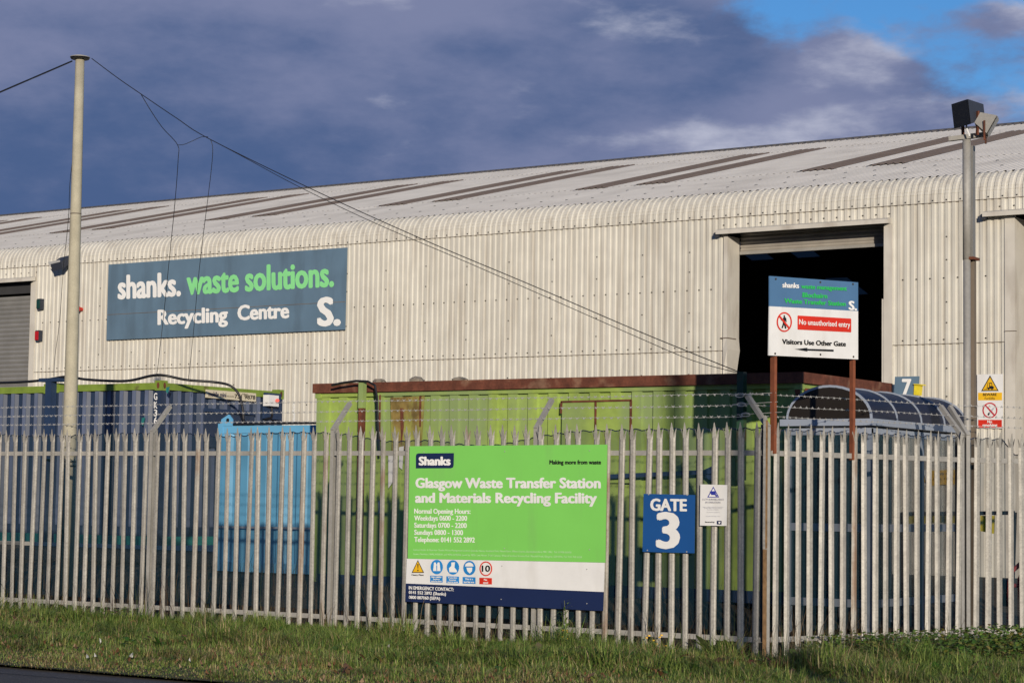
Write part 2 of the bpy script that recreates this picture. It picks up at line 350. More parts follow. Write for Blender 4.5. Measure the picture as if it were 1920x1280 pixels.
# roof
YE, ZE = Y0+RAD*(1-math.cos(AE)), ZC+RAD*math.sin(AE); RW = .77; RIDGE = 15.15
def roof_mesh(length, m, RW=.77):
    P = []
    for k in range(5): o = k*RW/5; P += [(o, 0), (o+.07, 0), (o+.09, .022), (o+.135, .022)]
    P.append((RW, 0)); n = len(P); mb = MB()
    mb.add([(x, -o*math.sin(TH), o*math.cos(TH)) for x, o in P]+[(x, length*math.cos(TH)-o*math.sin(TH), length*math.sin(TH)+o*math.cos(TH)) for x, o in P], [(i, i+1, n+i+1, n+i) for i in range(n-1)])
    return mb.mesh('roof_sheet' if m is M['roof'] else 'rooflight', m)
R1, R2, R3 = roof_mesh(4.15, M['roof']), roof_mesh(8.0, M['roof']), roof_mesh(RIDGE-12.0, M['roof']); RL = roof_mesh(8.0, M['brown'], .80)
base = -35.56
for k in range(-36, 38):
    X = base+RW*k; j = k % 7
    if X < -64 or X > -6.2: continue
    def at(s, lift=0): return (X, YE+s*math.cos(TH)-lift*math.sin(TH), ZE+s*math.sin(TH)+lift*math.cos(TH))
    link('roof_sheet', R1, wh, at(-.02, .010)); link('roof_sheet', R3, wh, at(12.0, .022))
    if j in (0, 2): link('rooflight', RL, wh, at(4.05, .034))
    else: link('roof_sheet', R2, wh, at(4.05, .016))
YR, ZR = YE+RIDGE*math.cos(TH), ZE+RIDGE*math.sin(TH)
for k in range(20):
    X = -64+k*2.9; mb = MB()
    mb.add([(X, YR-.22, ZR-.03), (X+2.88, YR-.22, ZR-.03), (X+2.88, YR, ZR+.09), (X, YR, ZR+.09), (X, YR+.22, ZR-.03), (X+2.88, YR+.22, ZR-.03)], [(0, 1, 2, 3), (3, 2, 5, 4)])
    for q in range(15): mb.box((X+q*.193, YR-.25, ZR-.02), (X+q*.193+.11, YR-.19, ZR+.03))
    mb.build('ridge_cap', M['ridge'], wh)
# far slope with rooflights, end walls, back wall, floor
def far(xa, xb, m, name):
    mb = MB(); mb.add([(xa, YR, ZR-.02), (xb, YR, ZR-.02), (xb, 2*YR-YE, ZE-.02), (xa, 2*YR-YE, ZE-.02)], [(0, 1, 2, 3)]); return mb.build(name, m, wh)
mt = bpy.data.materials.new('translucent_rooflight'); mt.use_nodes = True; _n = mt.node_tree.nodes; _l = mt.node_tree.links
_t = _n.new('ShaderNodeBsdfTranslucent'); _t.inputs[0].default_value = (.06, .06, .062, 1); _d = _n['Principled BSDF']; _d.inputs['Base Color'].default_value = (.12, .1, .09, 1); _a = _n.new('ShaderNodeAddShader'); _l.new(_t.outputs[0], _a.inputs[0]); _l.new(_d.outputs[0], _a.inputs[1]); _l.new(_a.outputs[0], _n['Material Output'].inputs[0])
def fq(mb, xa, xb, s0, s1): mb.add([(xa, YR+s0*math.cos(TH), ZR-.02-s0*math.sin(TH)), (xb, YR+s0*math.cos(TH), ZR-.02-s0*math.sin(TH)), (xb, YR+s1*math.cos(TH), ZR-.02-s1*math.sin(TH)), (xa, YR+s1*math.cos(TH), ZR-.02-s1*math.sin(TH))], [(0, 1, 2, 3)])
lights = [(base+RW*k, base+RW*k+.75) for k in range(-30, 38) if k % 7 in (0, 2) and -36 < base+RW*k < -9]
mb = MB(); xa = -64
for a, b in lights: fq(mb, xa, a, 0, RIDGE); xa = b; [fq(mb, a, b, p, q) for p, q in ((0, 3.0), (4.6, 6.5), (8.1, 10.0), (11.6, RIDGE))]
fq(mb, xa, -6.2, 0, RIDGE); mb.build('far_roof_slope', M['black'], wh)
for a, b in lights:
    for s0 in (3.0, 6.5, 10.0):
        mb = MB(); fq(mb, a, b, s0, s0+1.6); mb.build('far_rooflight', mt, wh)
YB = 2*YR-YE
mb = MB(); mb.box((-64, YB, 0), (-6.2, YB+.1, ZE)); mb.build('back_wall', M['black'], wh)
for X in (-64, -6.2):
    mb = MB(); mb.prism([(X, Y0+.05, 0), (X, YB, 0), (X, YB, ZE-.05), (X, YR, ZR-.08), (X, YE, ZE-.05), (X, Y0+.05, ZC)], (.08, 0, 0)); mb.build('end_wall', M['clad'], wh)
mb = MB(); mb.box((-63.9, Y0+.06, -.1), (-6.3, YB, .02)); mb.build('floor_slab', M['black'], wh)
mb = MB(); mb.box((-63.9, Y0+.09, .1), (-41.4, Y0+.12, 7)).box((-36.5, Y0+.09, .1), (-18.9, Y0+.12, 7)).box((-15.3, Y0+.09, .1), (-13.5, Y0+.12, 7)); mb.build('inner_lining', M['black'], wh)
# door trims: jambs, reveals, lintel canopies
def trim(a, b, name='door_trim', m='flash'): mb = MB(); mb.box(a, b); return mb.build(name, M[m], wh)
def lintel(d0, d1, z, ext=.37):
    mb = MB(); a, b = d0-ext, d1+.10
    mb.prism([(a, Y0-.045, z+.03), (a, Y0-.20, z+.015), (a, Y0-.20, z+.09), (a, Y0-.045, z+.13)], (b-a, 0, 0)); o = mb.build('lintel_canopy', M['flash'], wh)
    mb = MB(); mb.box((a-.05, Y0-.17, z-.02), (a+.04, Y0-.06, z+.05)); mb.build('end_cap', M['blueblack'], o)
for d0, d1, z in DOORS: lintel(d0, d1, z, .16 if d0 > -19 and d0 < -18 else .37)
trim((-36.90, Y0-.05, 0), (-36.74, Y0+.3, 6.48))
mb = MB()                                                       # dented left reveal of the middle door
P = [(-18.71, Y0-.05), (-18.63, Y0-.05), (-18.63, Y0+.42), (-18.71, Y0+.42)]
zs = [0, 2.6, 3.2, 3.6, 4.0, 4.4, 4.62, 4.66, 5.3, 6.5]; js = [(.0, .0), (.02, .03), (-.03, .04), (.05, -.03), (-.04, .05), (.02, -.02), (.0, .0), (0, 0), (0, 0), (0, 0)]
vs = [(px+(jx if i in (1, 2) else 0), py+(jy if i == 1 else 0), z) for z, (jx, jy) in zip(zs, js) for i, (px, py) in enumerate(P)]
mb.add(vs, [(r*4+i, r*4+(i+1) % 4, (r+1)*4+(i+1) % 4, (r+1)*4+i) for r in range(len(zs)-1) for i in range(4)]); mb.build('dented_jamb', M['flash'], wh)
trim((-18.765, Y0-.056, 4.60), (-18.622, Y0+.3, 4.62), 'jamb_joint', 'seam')
trim((-15.52, Y0-.05, 0), (-15.36, Y0+.25, 6.52)); trim((-15.56, Y0-.04, 0), (-15.50, Y0+.4, 5.2), 'door_guide')
trim((-13.30, Y0-.05, 0), (-13.12, Y0+.02, 6.52)); trim((-13.16, Y0+.02, 0), (-13.12, Y0+1.6, 6.5), 'deep_reveal'); trim((-13.3, Y0+1.6, 0), (-9.2, Y0+1.65, 6.6), 'set_back_panel', 'shutter')
trim((-13.305, Y0-.054, 4.55), (-13.118, Y0+.025, 4.565), 'jamb_joint', 'seam')
# shutters
def slats(x0, x1, y, z0, z1, pitch, m, name):
    mb = MB(); n = int((z1-z0)/pitch)
    for i in range(n):
        z = z0+i*pitch; mb.add([(x0, y, z), (x1, y, z), (x1, y-.022, z+pitch*.45), (x0, y-.022, z+pitch*.45), (x1, y, z+pitch*.93), (x0, y, z+pitch*.93), (x1, y+.01, z+pitch), (x0, y+.01, z+pitch)], [(0, 1, 2, 3), (3, 2, 4, 5), (5, 4, 6, 7)])
    return mb.build(name, m, wh)
slats(-41.4, -36.88, Y0+.16, .1, 6.24, .105, M['shutter'], 'roller_shutter')
trim((-41.4, Y0+.08, 6.24), (-36.88, Y0+.25, 6.60), 'shutter_box', 'black')
slats(-18.62, -15.5, Y0+.45, 6.24, 6.62, .075, M['shutter2'], 'rolled_up_shutter'); trim((-18.62, Y0+.40, 6.19), (-15.5, Y0+.47, 6.245), 'bottom_bar', 'galv2')
trim((-18.6, Y0+.47, 6.3), (-15.3, Y0+.9, 6.8), 'shutter_box', 'black')
# seams and fasteners
mb = MB()
for a, b in ((-62, -41.5), (-36.74, -18.67), (-15.36, -13.3)): mb.box((a, Y0-.0285, SEAM1-.010), (b, Y0-.004, SEAM1))
mb.box((-62, Y0-.036, SEAM2-.009), (-6.3, Y0-.010, SEAM2)); mb.build('lap_joint', M['seam'], wh)
mb = MB(); s_ = .011
def dot(x, y, z, s=s_): mb.box((x-s, y-.012, z-s), (x+s, y+.004, z+s))
for X in cols:
    for k in range(4):
        xc = X+k*2*PITCHW+.018; blocked = any(d0-.3 < xc < d1+.2 for d0, d1, _ in DOORS)
        dot(X+k*2*PITCHW+.080, Y0-RIB-.012, SEAM2+.035)
        if not blocked: dot(xc, Y0-.006, 5.52+.0), dot(xc, Y0-.006, SEAM1+.07)
        else: dot(xc, Y0-.006, 6.70)
    if not any(d0-.3 < X+.080 < d1+.2 for d0, d1, _ in DOORS):
        for z in (6.25, 5.85, 5.1, 4.75, 3.95, 3.5, 3.0): dot(X+.080, Y0-RIB-.006, z+random.uniform(-.03, .03), .010)
tag(mb.build('fasteners', M['screw'], wh), kind='stuff')
mb = MB()
for s0 in (1.3, 2.7, 12.7):
    for k in range(-190, 190):
        X = base+k*.154*4
        if -60 < X < -7:
            y, z = YE+s0*math.cos(TH), ZE+s0*math.sin(TH); mb.box((X, y-.012, z+.03), (X+.05, y+.012, z+.038))
tag(mb.build('roof_fasteners', M['shutter'], wh), kind='stuff')
# fittings on the wall
def box_thing(name, label, cat, a, b, m, group=None):
    mb = MB(); mb.box(a, b); o = mb.build(name, m); return tag(o, label, cat, group)
PS = PY(Y0-.10)
sg = root('wall_sign', PS.at(425, 637), 'large faded blue board lettered Recycling Centre on the warehouse wall', 'sign')
quad(PS, [(203.5, 496), (650, 464), (645.8, 617.8), (199.3, 637.4)], 'board', M['signblue'], sg, .035)
for a, b in (((201.3, 590), (647.3, 565.5)),):
    mb = MB(); mb.bar(PS.at(*a, .002), PS.at(*b, .002), .004, .012); mb.build('board_joint', M['seam'], sg)
z4 = Z(190, 455, 4.085)
letters(PS, 'shanks.', z4(125, 428), z4(610, 402), 42, M['white'], sg, .045)
letters(PS, 'waste solutions.', z4(652, 393), z4(1783, 330), 44, M['mint'], sg, .045)
letters(PS, 'Recycling', z4(430, 626), z4(970, 603), 26.5, M['white'], sg, .045); letters(PS, 'Centre', z4(1042, 591), z4(1440, 573), 26.5, M['white'], sg, .045)
letters(PS, 'S.', z4(1652, 633), z4(1835, 625), 50, M['white'], sg, .05)
def lensbox(px, py, lens, label):
    p = PF.at(px, py); o = root('signal_lamp', (p.x, Y0, p.z-.1), label, 'lamp'); mb = MB(); mb.box((p.x-.06, Y0-.14, p.z-.125), (p.x+.06, Y0-.03, p.z+.125)); mb.build('housing', M['blueblack'], o)
    mb = MB(); mb.box((p.x-.045, Y0-.17, p.z-.10), (p.x+.045, Y0-.135, p.z+.10)); mb.build('lens', lens, o)
lensbox(81, 571, mat('dark_green_lens', (.01, .05, .04), .25), 'dark green signal lamp beside the left roller door'); lensbox(78, 630, mat('red_lens', (.45, .01, .015), .25), 'red signal lamp under the dark green one by the left roller door')
p = PF.at(156, 580); o = root('alarm_sounder', (p.x, Y0, p.z), 'small red alarm horn on the wall right of the concrete pole', 'siren')
mb = MB(); mb.tube([(p.x, Y0-.04, p.z), (p.x, Y0-.10, p.z), (p.x, Y0-.17, p.z)], [.04, .045, .075], 10); mb.build('horn', M['red'], o); mb = MB(); mb.box((p.x-.11, Y0-.09, p.z-.05), (p.x-.04, Y0-.03, p.z+.04)); mb.build('bracket', M['red'], o)
p = PF.at(123, 497); o = root('wall_floodlight', (p.x, Y0, p.z-.2), 'floodlight on the warehouse wall half hidden by the concrete pole', 'floodlight')
mb = MB(); mb.prism([(p.x-.05, Y0-.14, p.z+.16), (p.x+.28, Y0-.14, p.z+.20), (p.x+.28, Y0-.42, p.z+.02), (p.x-.05, Y0-.42, p.z-.02)], (0, .06, -.16)); mb.build('housing', M['blueblack'], o)
mb = MB(); mb.prism([(p.x-.12, Y0-.43, p.z+.03), (p.x+.26, Y0-.43, p.z+.06), (p.x+.20, Y0-.34, p.z-.12), (p.x-.06, Y0-.34, p.z-.14)], (0, -.01, .0)); mb.build('glass', M['grey'], o)
mb = MB(); mb.bar((p.x+.1, Y0-.03, p.z), (p.x+.1, Y0-.25, p.z), .04, .04); mb.build('bracket', M['galv2'], o)
# forklift and no-smoking sign, number board
PK = PY(Y0-.06); z6 = Z(1800, 680, 9.14)
o = root('warning_sign', PK.at(1856, 802), 'white sign with yellow forklift triangle and no smoking roundel on the warehouse wall', 'sign')
quad(PK, [z6(293, 198), z6(738, 192), z6(735, 1122), z6(293, 1112)], 'board', M['offwhite'], o, .01)
flat(PK, [z6(515, 212), z6(362, 484), z6(663, 482)], 'triangle_border', M['inkblack'], o, .003); flat(PK, [z6(515, 245), z6(388, 466), z6(638, 465)], 'triangle', M['yellow'], o, .005)
flat(PK, [z6(470, 420), z6(500, 420), z6(500, 340), z6(545, 340), z6(555, 400), z6(578, 405), z6(578, 445), z6(470, 445)], 'forklift_symbol', M['inkblack'], o, .007)
flat(PK, [z6(512, 355), z6(538, 355), z6(543, 395), z6(512, 395)], 'cab_opening', M['yellow'], o, .009)
flat(PK, [z6(478, 330), z6(486, 330), z6(462, 452), z6(420, 455), z6(420, 449), z6(455, 446)], 'fork_symbol', M['inkblack'], o, .007)
for cx in (490, 550): flat(PK, ell(*z6(cx, 447), 1.5, 1.5, 12), 'wheel_symbol', M['inkblack'], o, .010)
flat(PK, [z6(310, 512), z6(722, 508), z6(720, 640), z6(310, 642)], 'yellow_band', M['yellow'], o, .003)
letters(PK, 'BEWARE', z6(395, 565), z6(630, 562), 4.7, M['inkblack'], o, .02, .006); letters(PK, 'Forklifts', z6(425, 628), z6(597, 627), 4.4, M['inkblack'], o, 0, .006)
ring(PK, *z6(513, 812), 14, 14.6, 2.3, 'roundel', mat('crimson_print', (.5, .015, .03), .45), o)
flat(PK, [z6(430, 735), z6(450, 722), z6(597, 885), z6(578, 900)], 'roundel_bar', bpy.data.materials['crimson_print'], o, .008)
flat(PK, [z6(470, 885), z6(490, 850), z6(512, 872), z6(490, 905)], 'ember_symbol', M['inkblack'], o, .005)
flat(PK, [z6(492, 848), z6(570, 765), z6(590, 780), z6(514, 868)], 'cigarette_symbol', M['greyprint'], o, .004)
flat(PK, [z6(312, 975), z6(718, 975), z6(718, 1108), z6(312, 1108)], 'red_band', M['red'], o, .003)
letters(PK, 'No', z6(468, 1028), z6(551, 1028), 4.8, M['white'], o, .04, .006); letters(PK, 'smoking', z6(385, 1087), z6(640, 1087), 5.0, M['white'], o, .04, .006)
PN = PY(Y0-.5)
o = root('number_board', PN.at(1697, 741), 'small blue board with a white 7 below the middle door', 'sign')
quad(PN, [(1678, 706), (1723, 705), (1721, 741), (1676, 741)], 'board', M['signblue'], o, .03); letters(PN, '7', (1691, 740), (1709, 740), 29, M['white'], o, .04)
q = PN.at(1700, 741); mb = MB(); mb.bar((q.x, q.y+.1, .1), (q.x, q.y+.1, q.z), .06, .06); mb.build('post', M['galv2'], o)
o = root('yellow_box', PN.at(1719, 741), 'small yellow box beside the number 7 board', 'box'); mb = MB(); mb.prism([PN.at(1714, 721, .02), PN.at(1725, 722, .02), PN.at(1723, 741, .02), PN.at(1713, 740, .02)], (0, .12, 0)); mb.build('case', M['yellowpaint'], o)
mb = MB(); mb.prism([PN.at(1713, 719, .05), PN.at(1727, 720, .05), PN.at(1727, 722, .05), PN.at(1713, 721, .05)], (0, .2, 0)); mb.build('lid', M['yellowpaint'], o)
# ------------------------------------------------------------------ containers
def corr_face(o, e, nrm, z0, z1, length, pitch, depth, flats=(.3, .2)):
    """corrugated sheet from o along e (unit), outward nrm; recessed pans"""
    o, e, nrm = Vector(o), Vector(e), Vector(nrm); a = pitch*flats[0]; s = pitch*flats[1]; P = []; x = 0
    while x < length-1e-3:
        for dx, d in ((0, 0), (a, 0), (a+s, -depth), (pitch-s, -depth)):
            if x+dx < length: P.append((x+dx, d))
        x += pitch
    P.append((length, 0)); n = len(P); mb = MB()
    mb.add([o+e*x+nrm*d+Vector((0, 0, z0)) for x, d in P]+[o+e*x+nrm*d+Vector((0, 0, z1)) for x, d in P], [(i, i+1, n+i+1, n+i) for i in range(n-1)]); return mb
def container(name, label, x0, x1, y0, y1, zb, zt, mw, mr, mb_rail, pitch=.278, depth=.04, cast=True, post=.12, flats=(.3, .2)):
    o = root(name, ((x0+x1)/2, (y0+y1)/2, zb), label, 'container')
    corr_face((x0+post, y0+.02, 0), (1, 0, 0), (0, -1, 0), zb+.14, zt-.11, x1-x0-2*post, pitch, depth, flats).build('front_wall', mw, o)
    corr_face((x1-.02, y0+post, 0), (0, 1, 0), (1, 0, 0), zb+.14, zt-.11, y1-y0-2*post, pitch, depth, flats).build('side_wall', mw, o)
    mb = MB(); mb.box((x0+.03, y1-.05, zb+.1), (x1-.03, y1-.03, zt-.05)); mb.build('back_wall', mw, o); mb = MB(); mb.box((x0+.02, y0+.1, zb+.1), (x0+.04, y1-.05, zt-.05)); mb.build('far_side_wall', mw, o)
    mb = MB(); mb.box((x0+.03, y0+.03, zt-.09), (x1-.03, y1-.03, zt-.05)); mb.build('roof', mr, o)
    for a, b in (((x0+post, y0, zt-.11), (x1-post, y0+.07, zt)), ((x0+post, y1-.07, zt-.11), (x1-post, y1, zt)), ((x0, y0+post, zt-.11), (x0+.07, y1-post, zt)), ((x1-.07, y0+post, zt-.11), (x1, y1-post, zt))):
        mb = MB(); mb.box(a, b); mb.build('top_rail', mr, o)
    for a, b in (((x0+post, y0, zb), (x1-post, y0+.07, zb+.14)), ((x1-.07, y0+post, zb), (x1, y1-post, zb+.14))): mb = MB(); mb.box(a, b); mb.build('bottom_rail', mb_rail, o)
    for cx, cy in ((x0, y0), (x1-post, y0), (x0, y1-post), (x1-post, y1-post)):
        mb = MB(); mb.box((cx+.003, cy+.003, zb), (cx+post-.003, cy+post-.003, zt-.1)); mb.build('corner_post', mw, o)
        mb = MB(); mb.box((cx-.012, cy-.012, zt-.125), (cx+post+.012, cy+post+.012, zt+.035)); c_ = mb.build('corner_casting', mr, o)
        if cast:
            mb = MB(); mb.tube([(cx+post/2, cy-.014, zt-.075), (cx+post/2, cy-.0125, zt-.015)], .001, 4)
            mb = MB(); h = [(cx+post/2+.03*math.cos(t), cy-.014, zt-.045+.05*math.sin(t)) for t in [2*math.pi*i/14 for i in range(14)]]; mb.add(h, [tuple(range(14))]); mb.build('lifting_hole', M['rust'], c_)
            mb = MB(); h = [(cx+post+.014, cy+post/2+.03*math.cos(t), zt-.045+.05*math.sin(t)) for t in [2*math.pi*i/14 for i in range(14)]]; mb.add(h, [tuple(range(14))]); mb.build('lifting_hole', M['rust'], c_)
    return o
BX, BY, BZ = -23.695, 25.036, 3.37
blue = container('storage_container', 'dark blue storage container with lime green top rail, white stencilled letters and a cream plate', BX-2.44, BX, BY, BY+2.99, BZ-2.59, BZ, M['blue'], M['limerail'], M['teal'])
blue2 = container('storage_container', 'dark blue storage container behind the concrete pole, cut off by the left edge', BX-4.96, BX-2.52, BY, BY+2.99, BZ-2.59, BZ-.01, M['blue'], M['limerail'], M['teal'])
for o_, x0 in ((blue, BX-2.44), (blue2, BX-4.96)):
    for k in range(8):                                            # lighter strips on the ribs
        xx = x0+.12+k*.278+.003
        if xx < x0+2.3: mb = MB(); mb.box((xx, BY+.012, BZ-2.3), (xx+.078, BY+.0185, BZ-.115)); mb.build('lighter_rib', M['blue2'], o_)
for k in range(10): mb = MB(); yy = BY+.12+k*.278+.003; mb.box((BX-.0185, yy, BZ-2.3), (BX-.012, yy+.078, BZ-.115)); mb.build('lighter_rib', M['blue2'], blue)
PB = PY(BY); PBS = PX(BX); z7 = Z(60, 680, 3.43)
for ch, y in zip('GK36CS', (236, 291, 342, 390, 440, 490)): letters(PB, ch, z7(784, y), z7(806, y+1), 12.2, M['white'], blue, .03, .006, 'stencil_letter')
for ch, y in zip('GK36', (292, 330, 362, 393)): letters(PBS, ch, z7(1676, y), z7(1692, y+1), 9.5, M['white'], blue, .03, .012, 'stencil_letter')
quad(PBS, [z7(1122, 171), z7(1441, 196), z7(1441, 250), z7(1120, 223)], 'maker_plate', M['cream'], blue, .02, .03)
letters(PBS, 'mobile mini', z7(1135, 213), z7(1249, 221), 8.5, M['navy'], blue, .03, .036); letters(PBS, '731 9878', z7(1303, 227), z7(1436, 236), 7.5, M['inkblack'], blue, .02, .036)
letters(PBS, '0800', z7(1352, 205), z7(1388, 208), 2.6, M['inkblack'], blue, 0, .036); letters(PBS, 'OFFICE SOLUTIONS', z7(1252, 219), z7(1300, 222), 3, M['inkblack'], blue, 0, .036)
quad(PBS, [z7(1495, 190), z7(1603, 200), z7(1600, 368), z7(1487, 358)], 'backing_plate', M['bluesteel'], blue, .02, .03)
mb = MB(); mb.prism([PBS.at(*z7(x, y), .16) for x, y in ((1525, 205), (1588, 211), (1587, 282), (1524, 276))][::-1], (-.13, 0, 0)); eb = mb.build('electric_box', M['offwhite'], blue)
mb = MB(); mb.tube([PBS.at(*z7(1578, 243), .16), PBS.at(*z7(1578, 243), .20)], .035, 10); mb.build('red_switch', M['red'], eb)
mb = MB(); mb.tube([PBS.at(*z7(1540, 282), .08), PBS.at(*z7(1545, 330), .08), PBS.at(*z7(1540, 352), .06), PBS.at(*z7(1500, 362), .05)], .018, 6); mb.build('conduit', M['cable'], blue)
quad(PBS, [z7(1110, 300), z7(1430, 322), z7(1430, 560), z7(1110, 540)], 'door_panel', M['blue'], blue, .03, .03)
mb = MB(); mb.bar(PBS.at(*z7(1110, 302), .05), PBS.at(*z7(1430, 325), .05), .05, .06); mb.build('door_hood', M['bluesteel'], blue)
# light blue container in front
LX0, LX1, LY, LZ = -21.52, -19.10, 24.0, 2.62
lb = container('site_container', 'light sky blue steel container between the navy and the lime green ones', LX0, LX1, LY, LY+2.6, LZ-2.15, LZ, M['sky'], M['sky'], M['sky'], .36, .035, False, .07, (.36, .14))
mb = MB(); mb.prism([(LX0+.03, LY-.01, LZ), (LX0+.26, LY-.01, LZ), (LX0+.26, LY-.01, LZ+.10), (LX0+.19, LY-.01, LZ+.17), (LX0+.05, LY-.01, LZ+.10)], (0, .03, 0)); lug = mb.build('lifting_lug', M['sky'], lb)
mb = MB(); mb.tube([(LX0+.18, LY-.016, LZ+.085), (LX0+.18, LY-.012, LZ+.085)], .03, 10); mb.build('lug_hole', M['inkblack'], lug)
mb = MB(); mb.bar((LX0, LY-.06, 1.12), (-17.9, LY-.06, 1.14), .03, .03); mb.build('lock_bar', M['alu'], lb)
mb = MB(); mb.tube([(LX0+.3, LY-.02, LZ+.02), (LX0+1.2, LY-.02, LZ+.03), (LX1-.1, LY-.02, LZ+.03), (LX1+.25, LY-.1, LZ+.16)], .018, 6); tag(mb.build('black_hose', M['cable']), 'black cable lying along the top of the light blue container', 'cable')
# green cabin
GX0, GX1, GY, GZ = -18.06, -10.93, 22.05, 3.03
gr = container('site_cabin', 'long lime green steel cabin with a rusty roof channel behind the big sign', GX0, GX1, GY, GY+2.44, GZ-2.6, GZ-.02, M['limepaint'], M['limepaint'], M['bluesteel'], .30, .034, False, .07, (.44, .03))
for a, b in (((GX0-.03, GY-.05, GZ-.075), (GX1+.05, GY+.05, GZ+.05)), ((GX1-.05, GY+.052, GZ-.075), (GX1+.05, GY+2.44, GZ+.05)), ((GX0-.03, GY+2.34, GZ-.075), (GX1-.052, GY+2.44, GZ+.05))):
    mb = MB(); mb.box(a, b); mb.build('roof_channel', M['rustbeam'], gr)
PG = PY(GY)
def gq(pts, name, m, th=.012, off=.012): return quad(PG, pts, name, M[m], gr, th, off)
gq([(1054, 752), (1182, 749), (1182, 905), (1052, 905)], 'window_shutter', 'limepaint', .02, .035)
for a, b in (((1052, 753), (1184, 750)), ((1183, 750), (1182, 900)), ((1117, 752), (1116, 905)), ((1053, 753), (1052, 775))):
    mb = MB(); mb.bar(PG.at(*a, .04), PG.at(*b, .04), .02, .022); mb.build('shutter_frame', M['rust'], gr)
gq([(732, 745), (796, 742), (793, 800), (790, 840), (734, 845)], 'stain', 'stain', .004, .006)
for pts in ([(750, 765), (756, 765), (757, 800), (752, 835)], [(786, 742), (790, 742), (789, 800), (786, 800)], [(711, 740), (714, 740), (713, 830), (709, 860)], [(1490, 730), (1500, 730), (1498, 760), (1495, 765)]): gq(pts, 'rust_run', 'rust', .003, .012)
for pts in ([(728, 850), (736, 845), (739, 900), (728, 915)], [(748, 838), (757, 836), (754, 880), (748, 875)], [(709, 940), (716, 935), (714, 960), (710, 962)]): gq(pts, 'peeled_patch', 'offwhite', .003, .012)
mb = MB(); mb.bar(PG.at(1140, 893, .10), PG.at(1336, 884, .10), .05, .05); bb = mb.build('blue_rail', M['bluesteel'], gr)
mb = MB(); mb.prism([PG.at(1310, 885, .09), PG.at(1338, 872, .09), PG.at(1338, 905, .09)], (0, .06, 0)); mb.build('bracket', M['bluesteel'], bb)
mb = MB(); mb.box((GX1+.005, GY+.10, GZ-.55), (GX1+.03, GY+.42, GZ-.13)); mb.build('rust_plate', M['rust'], gr)
def post(name, label, px, ytop, ybot, Y, w_, m, m2=None):
    pl = PY(Y); a = pl.at(px, ytop); o = root(name, (a.x, Y, 0.1), label, 'post')
    z_ = pl.at(px, ybot).z; mb = MB(); mb.box((a.x-w_/2, Y-w_/2, z_), (a.x+w_/2, Y+w_/2, a.z)); mb.build('upper_shaft' if m2 else 'shaft', m, o)
    if m2: mb = MB(); mb.box((a.x-w_/2+.004, Y-w_/2+.004, .2), (a.x+w_/2-.004, Y+w_/2-.004, z_)); mb.build('rusty_shaft', m2, o)
    return o
post('cable_post', 'green and rusty square post in front of the lime cabin near its left end', 680, 714, 765, 21.85, .075, M['limepaint'], M['rust'])
o = post('cable_post', 'dark green post holding the overhead cables near the right end of the lime cabin', 1391, 697, 900, 21.85, .085, mat('dark_green_paint', (.02, .055, .03), .5, dirt=(.1, .035, .02), dscale=6, damt=.8))
o = post('cable_post', 'dark blue bracketed post rising between the two navy containers', 96, 712, 860, BY-.08, .13, M['bluesteel'])
a = PY(BY-.08).at(96, 709); mb = MB(); mb.box((a.x-.22, BY-.15, a.z-.06), (a.x+.26, BY-.01, a.z)); mb.build('cap_bracket', M['bluesteel'], o)
def blob(name, label, px, py, wd, hg):
    p = PY(GY+.06).at(px, py); mb = MB(); vs = []; n = 9
    for r, (sc, zz) in enumerate(((1, 0), (1.05, .45), (.75, .85), (.3, 1))):
        vs += [(p.x+math.cos(2*math.pi*i/n)*wd/2*sc*random.uniform(.8, 1.15), p.y+.05+math.sin(2*math.pi*i/n)*.09*sc*random.uniform(.8, 1.15), GZ+.05+hg*zz*random.uniform(.85, 1.1)-(.0 if r else .0)) for i in range(n)]
    vs = [(a, b, max(c, GZ+.05)) for a, b, c in vs]
    mb.add(vs, [(r*n+i, r*n+(i+1) % n, (r+1)*n+(i+1) % n, (r+1)*n+i) for r in range(3) for i in range(n)]+[tuple(range(3*n, 4*n)), tuple(range(n))[::-1]]); tag(mb.build(name, M['stone']), label, 'stone', 'weights on the cabin roof')
blob('stone', 'small flat stone nearest the green post on the cabin roof', 707, 718, .17, .055); blob('stone', 'rounded stone in the middle of the three on the cabin roof', 776, 716, .20, .075); blob('stone', 'wide flat stone on the cabin roof, rightmost of the three', 858, 715, .24, .05)
mb = MB(); q = [PY(21.8).at(*k) for k in ((622, 722), (640, 718), (668, 714), (690, 715), (703, 722), (707, 745), (708, 790), (712, 850))]; mb.tube(q, .016, 6); tag(mb.build('black_cable', M['cable']), 'black cable looped over the green rusty post', 'cable')
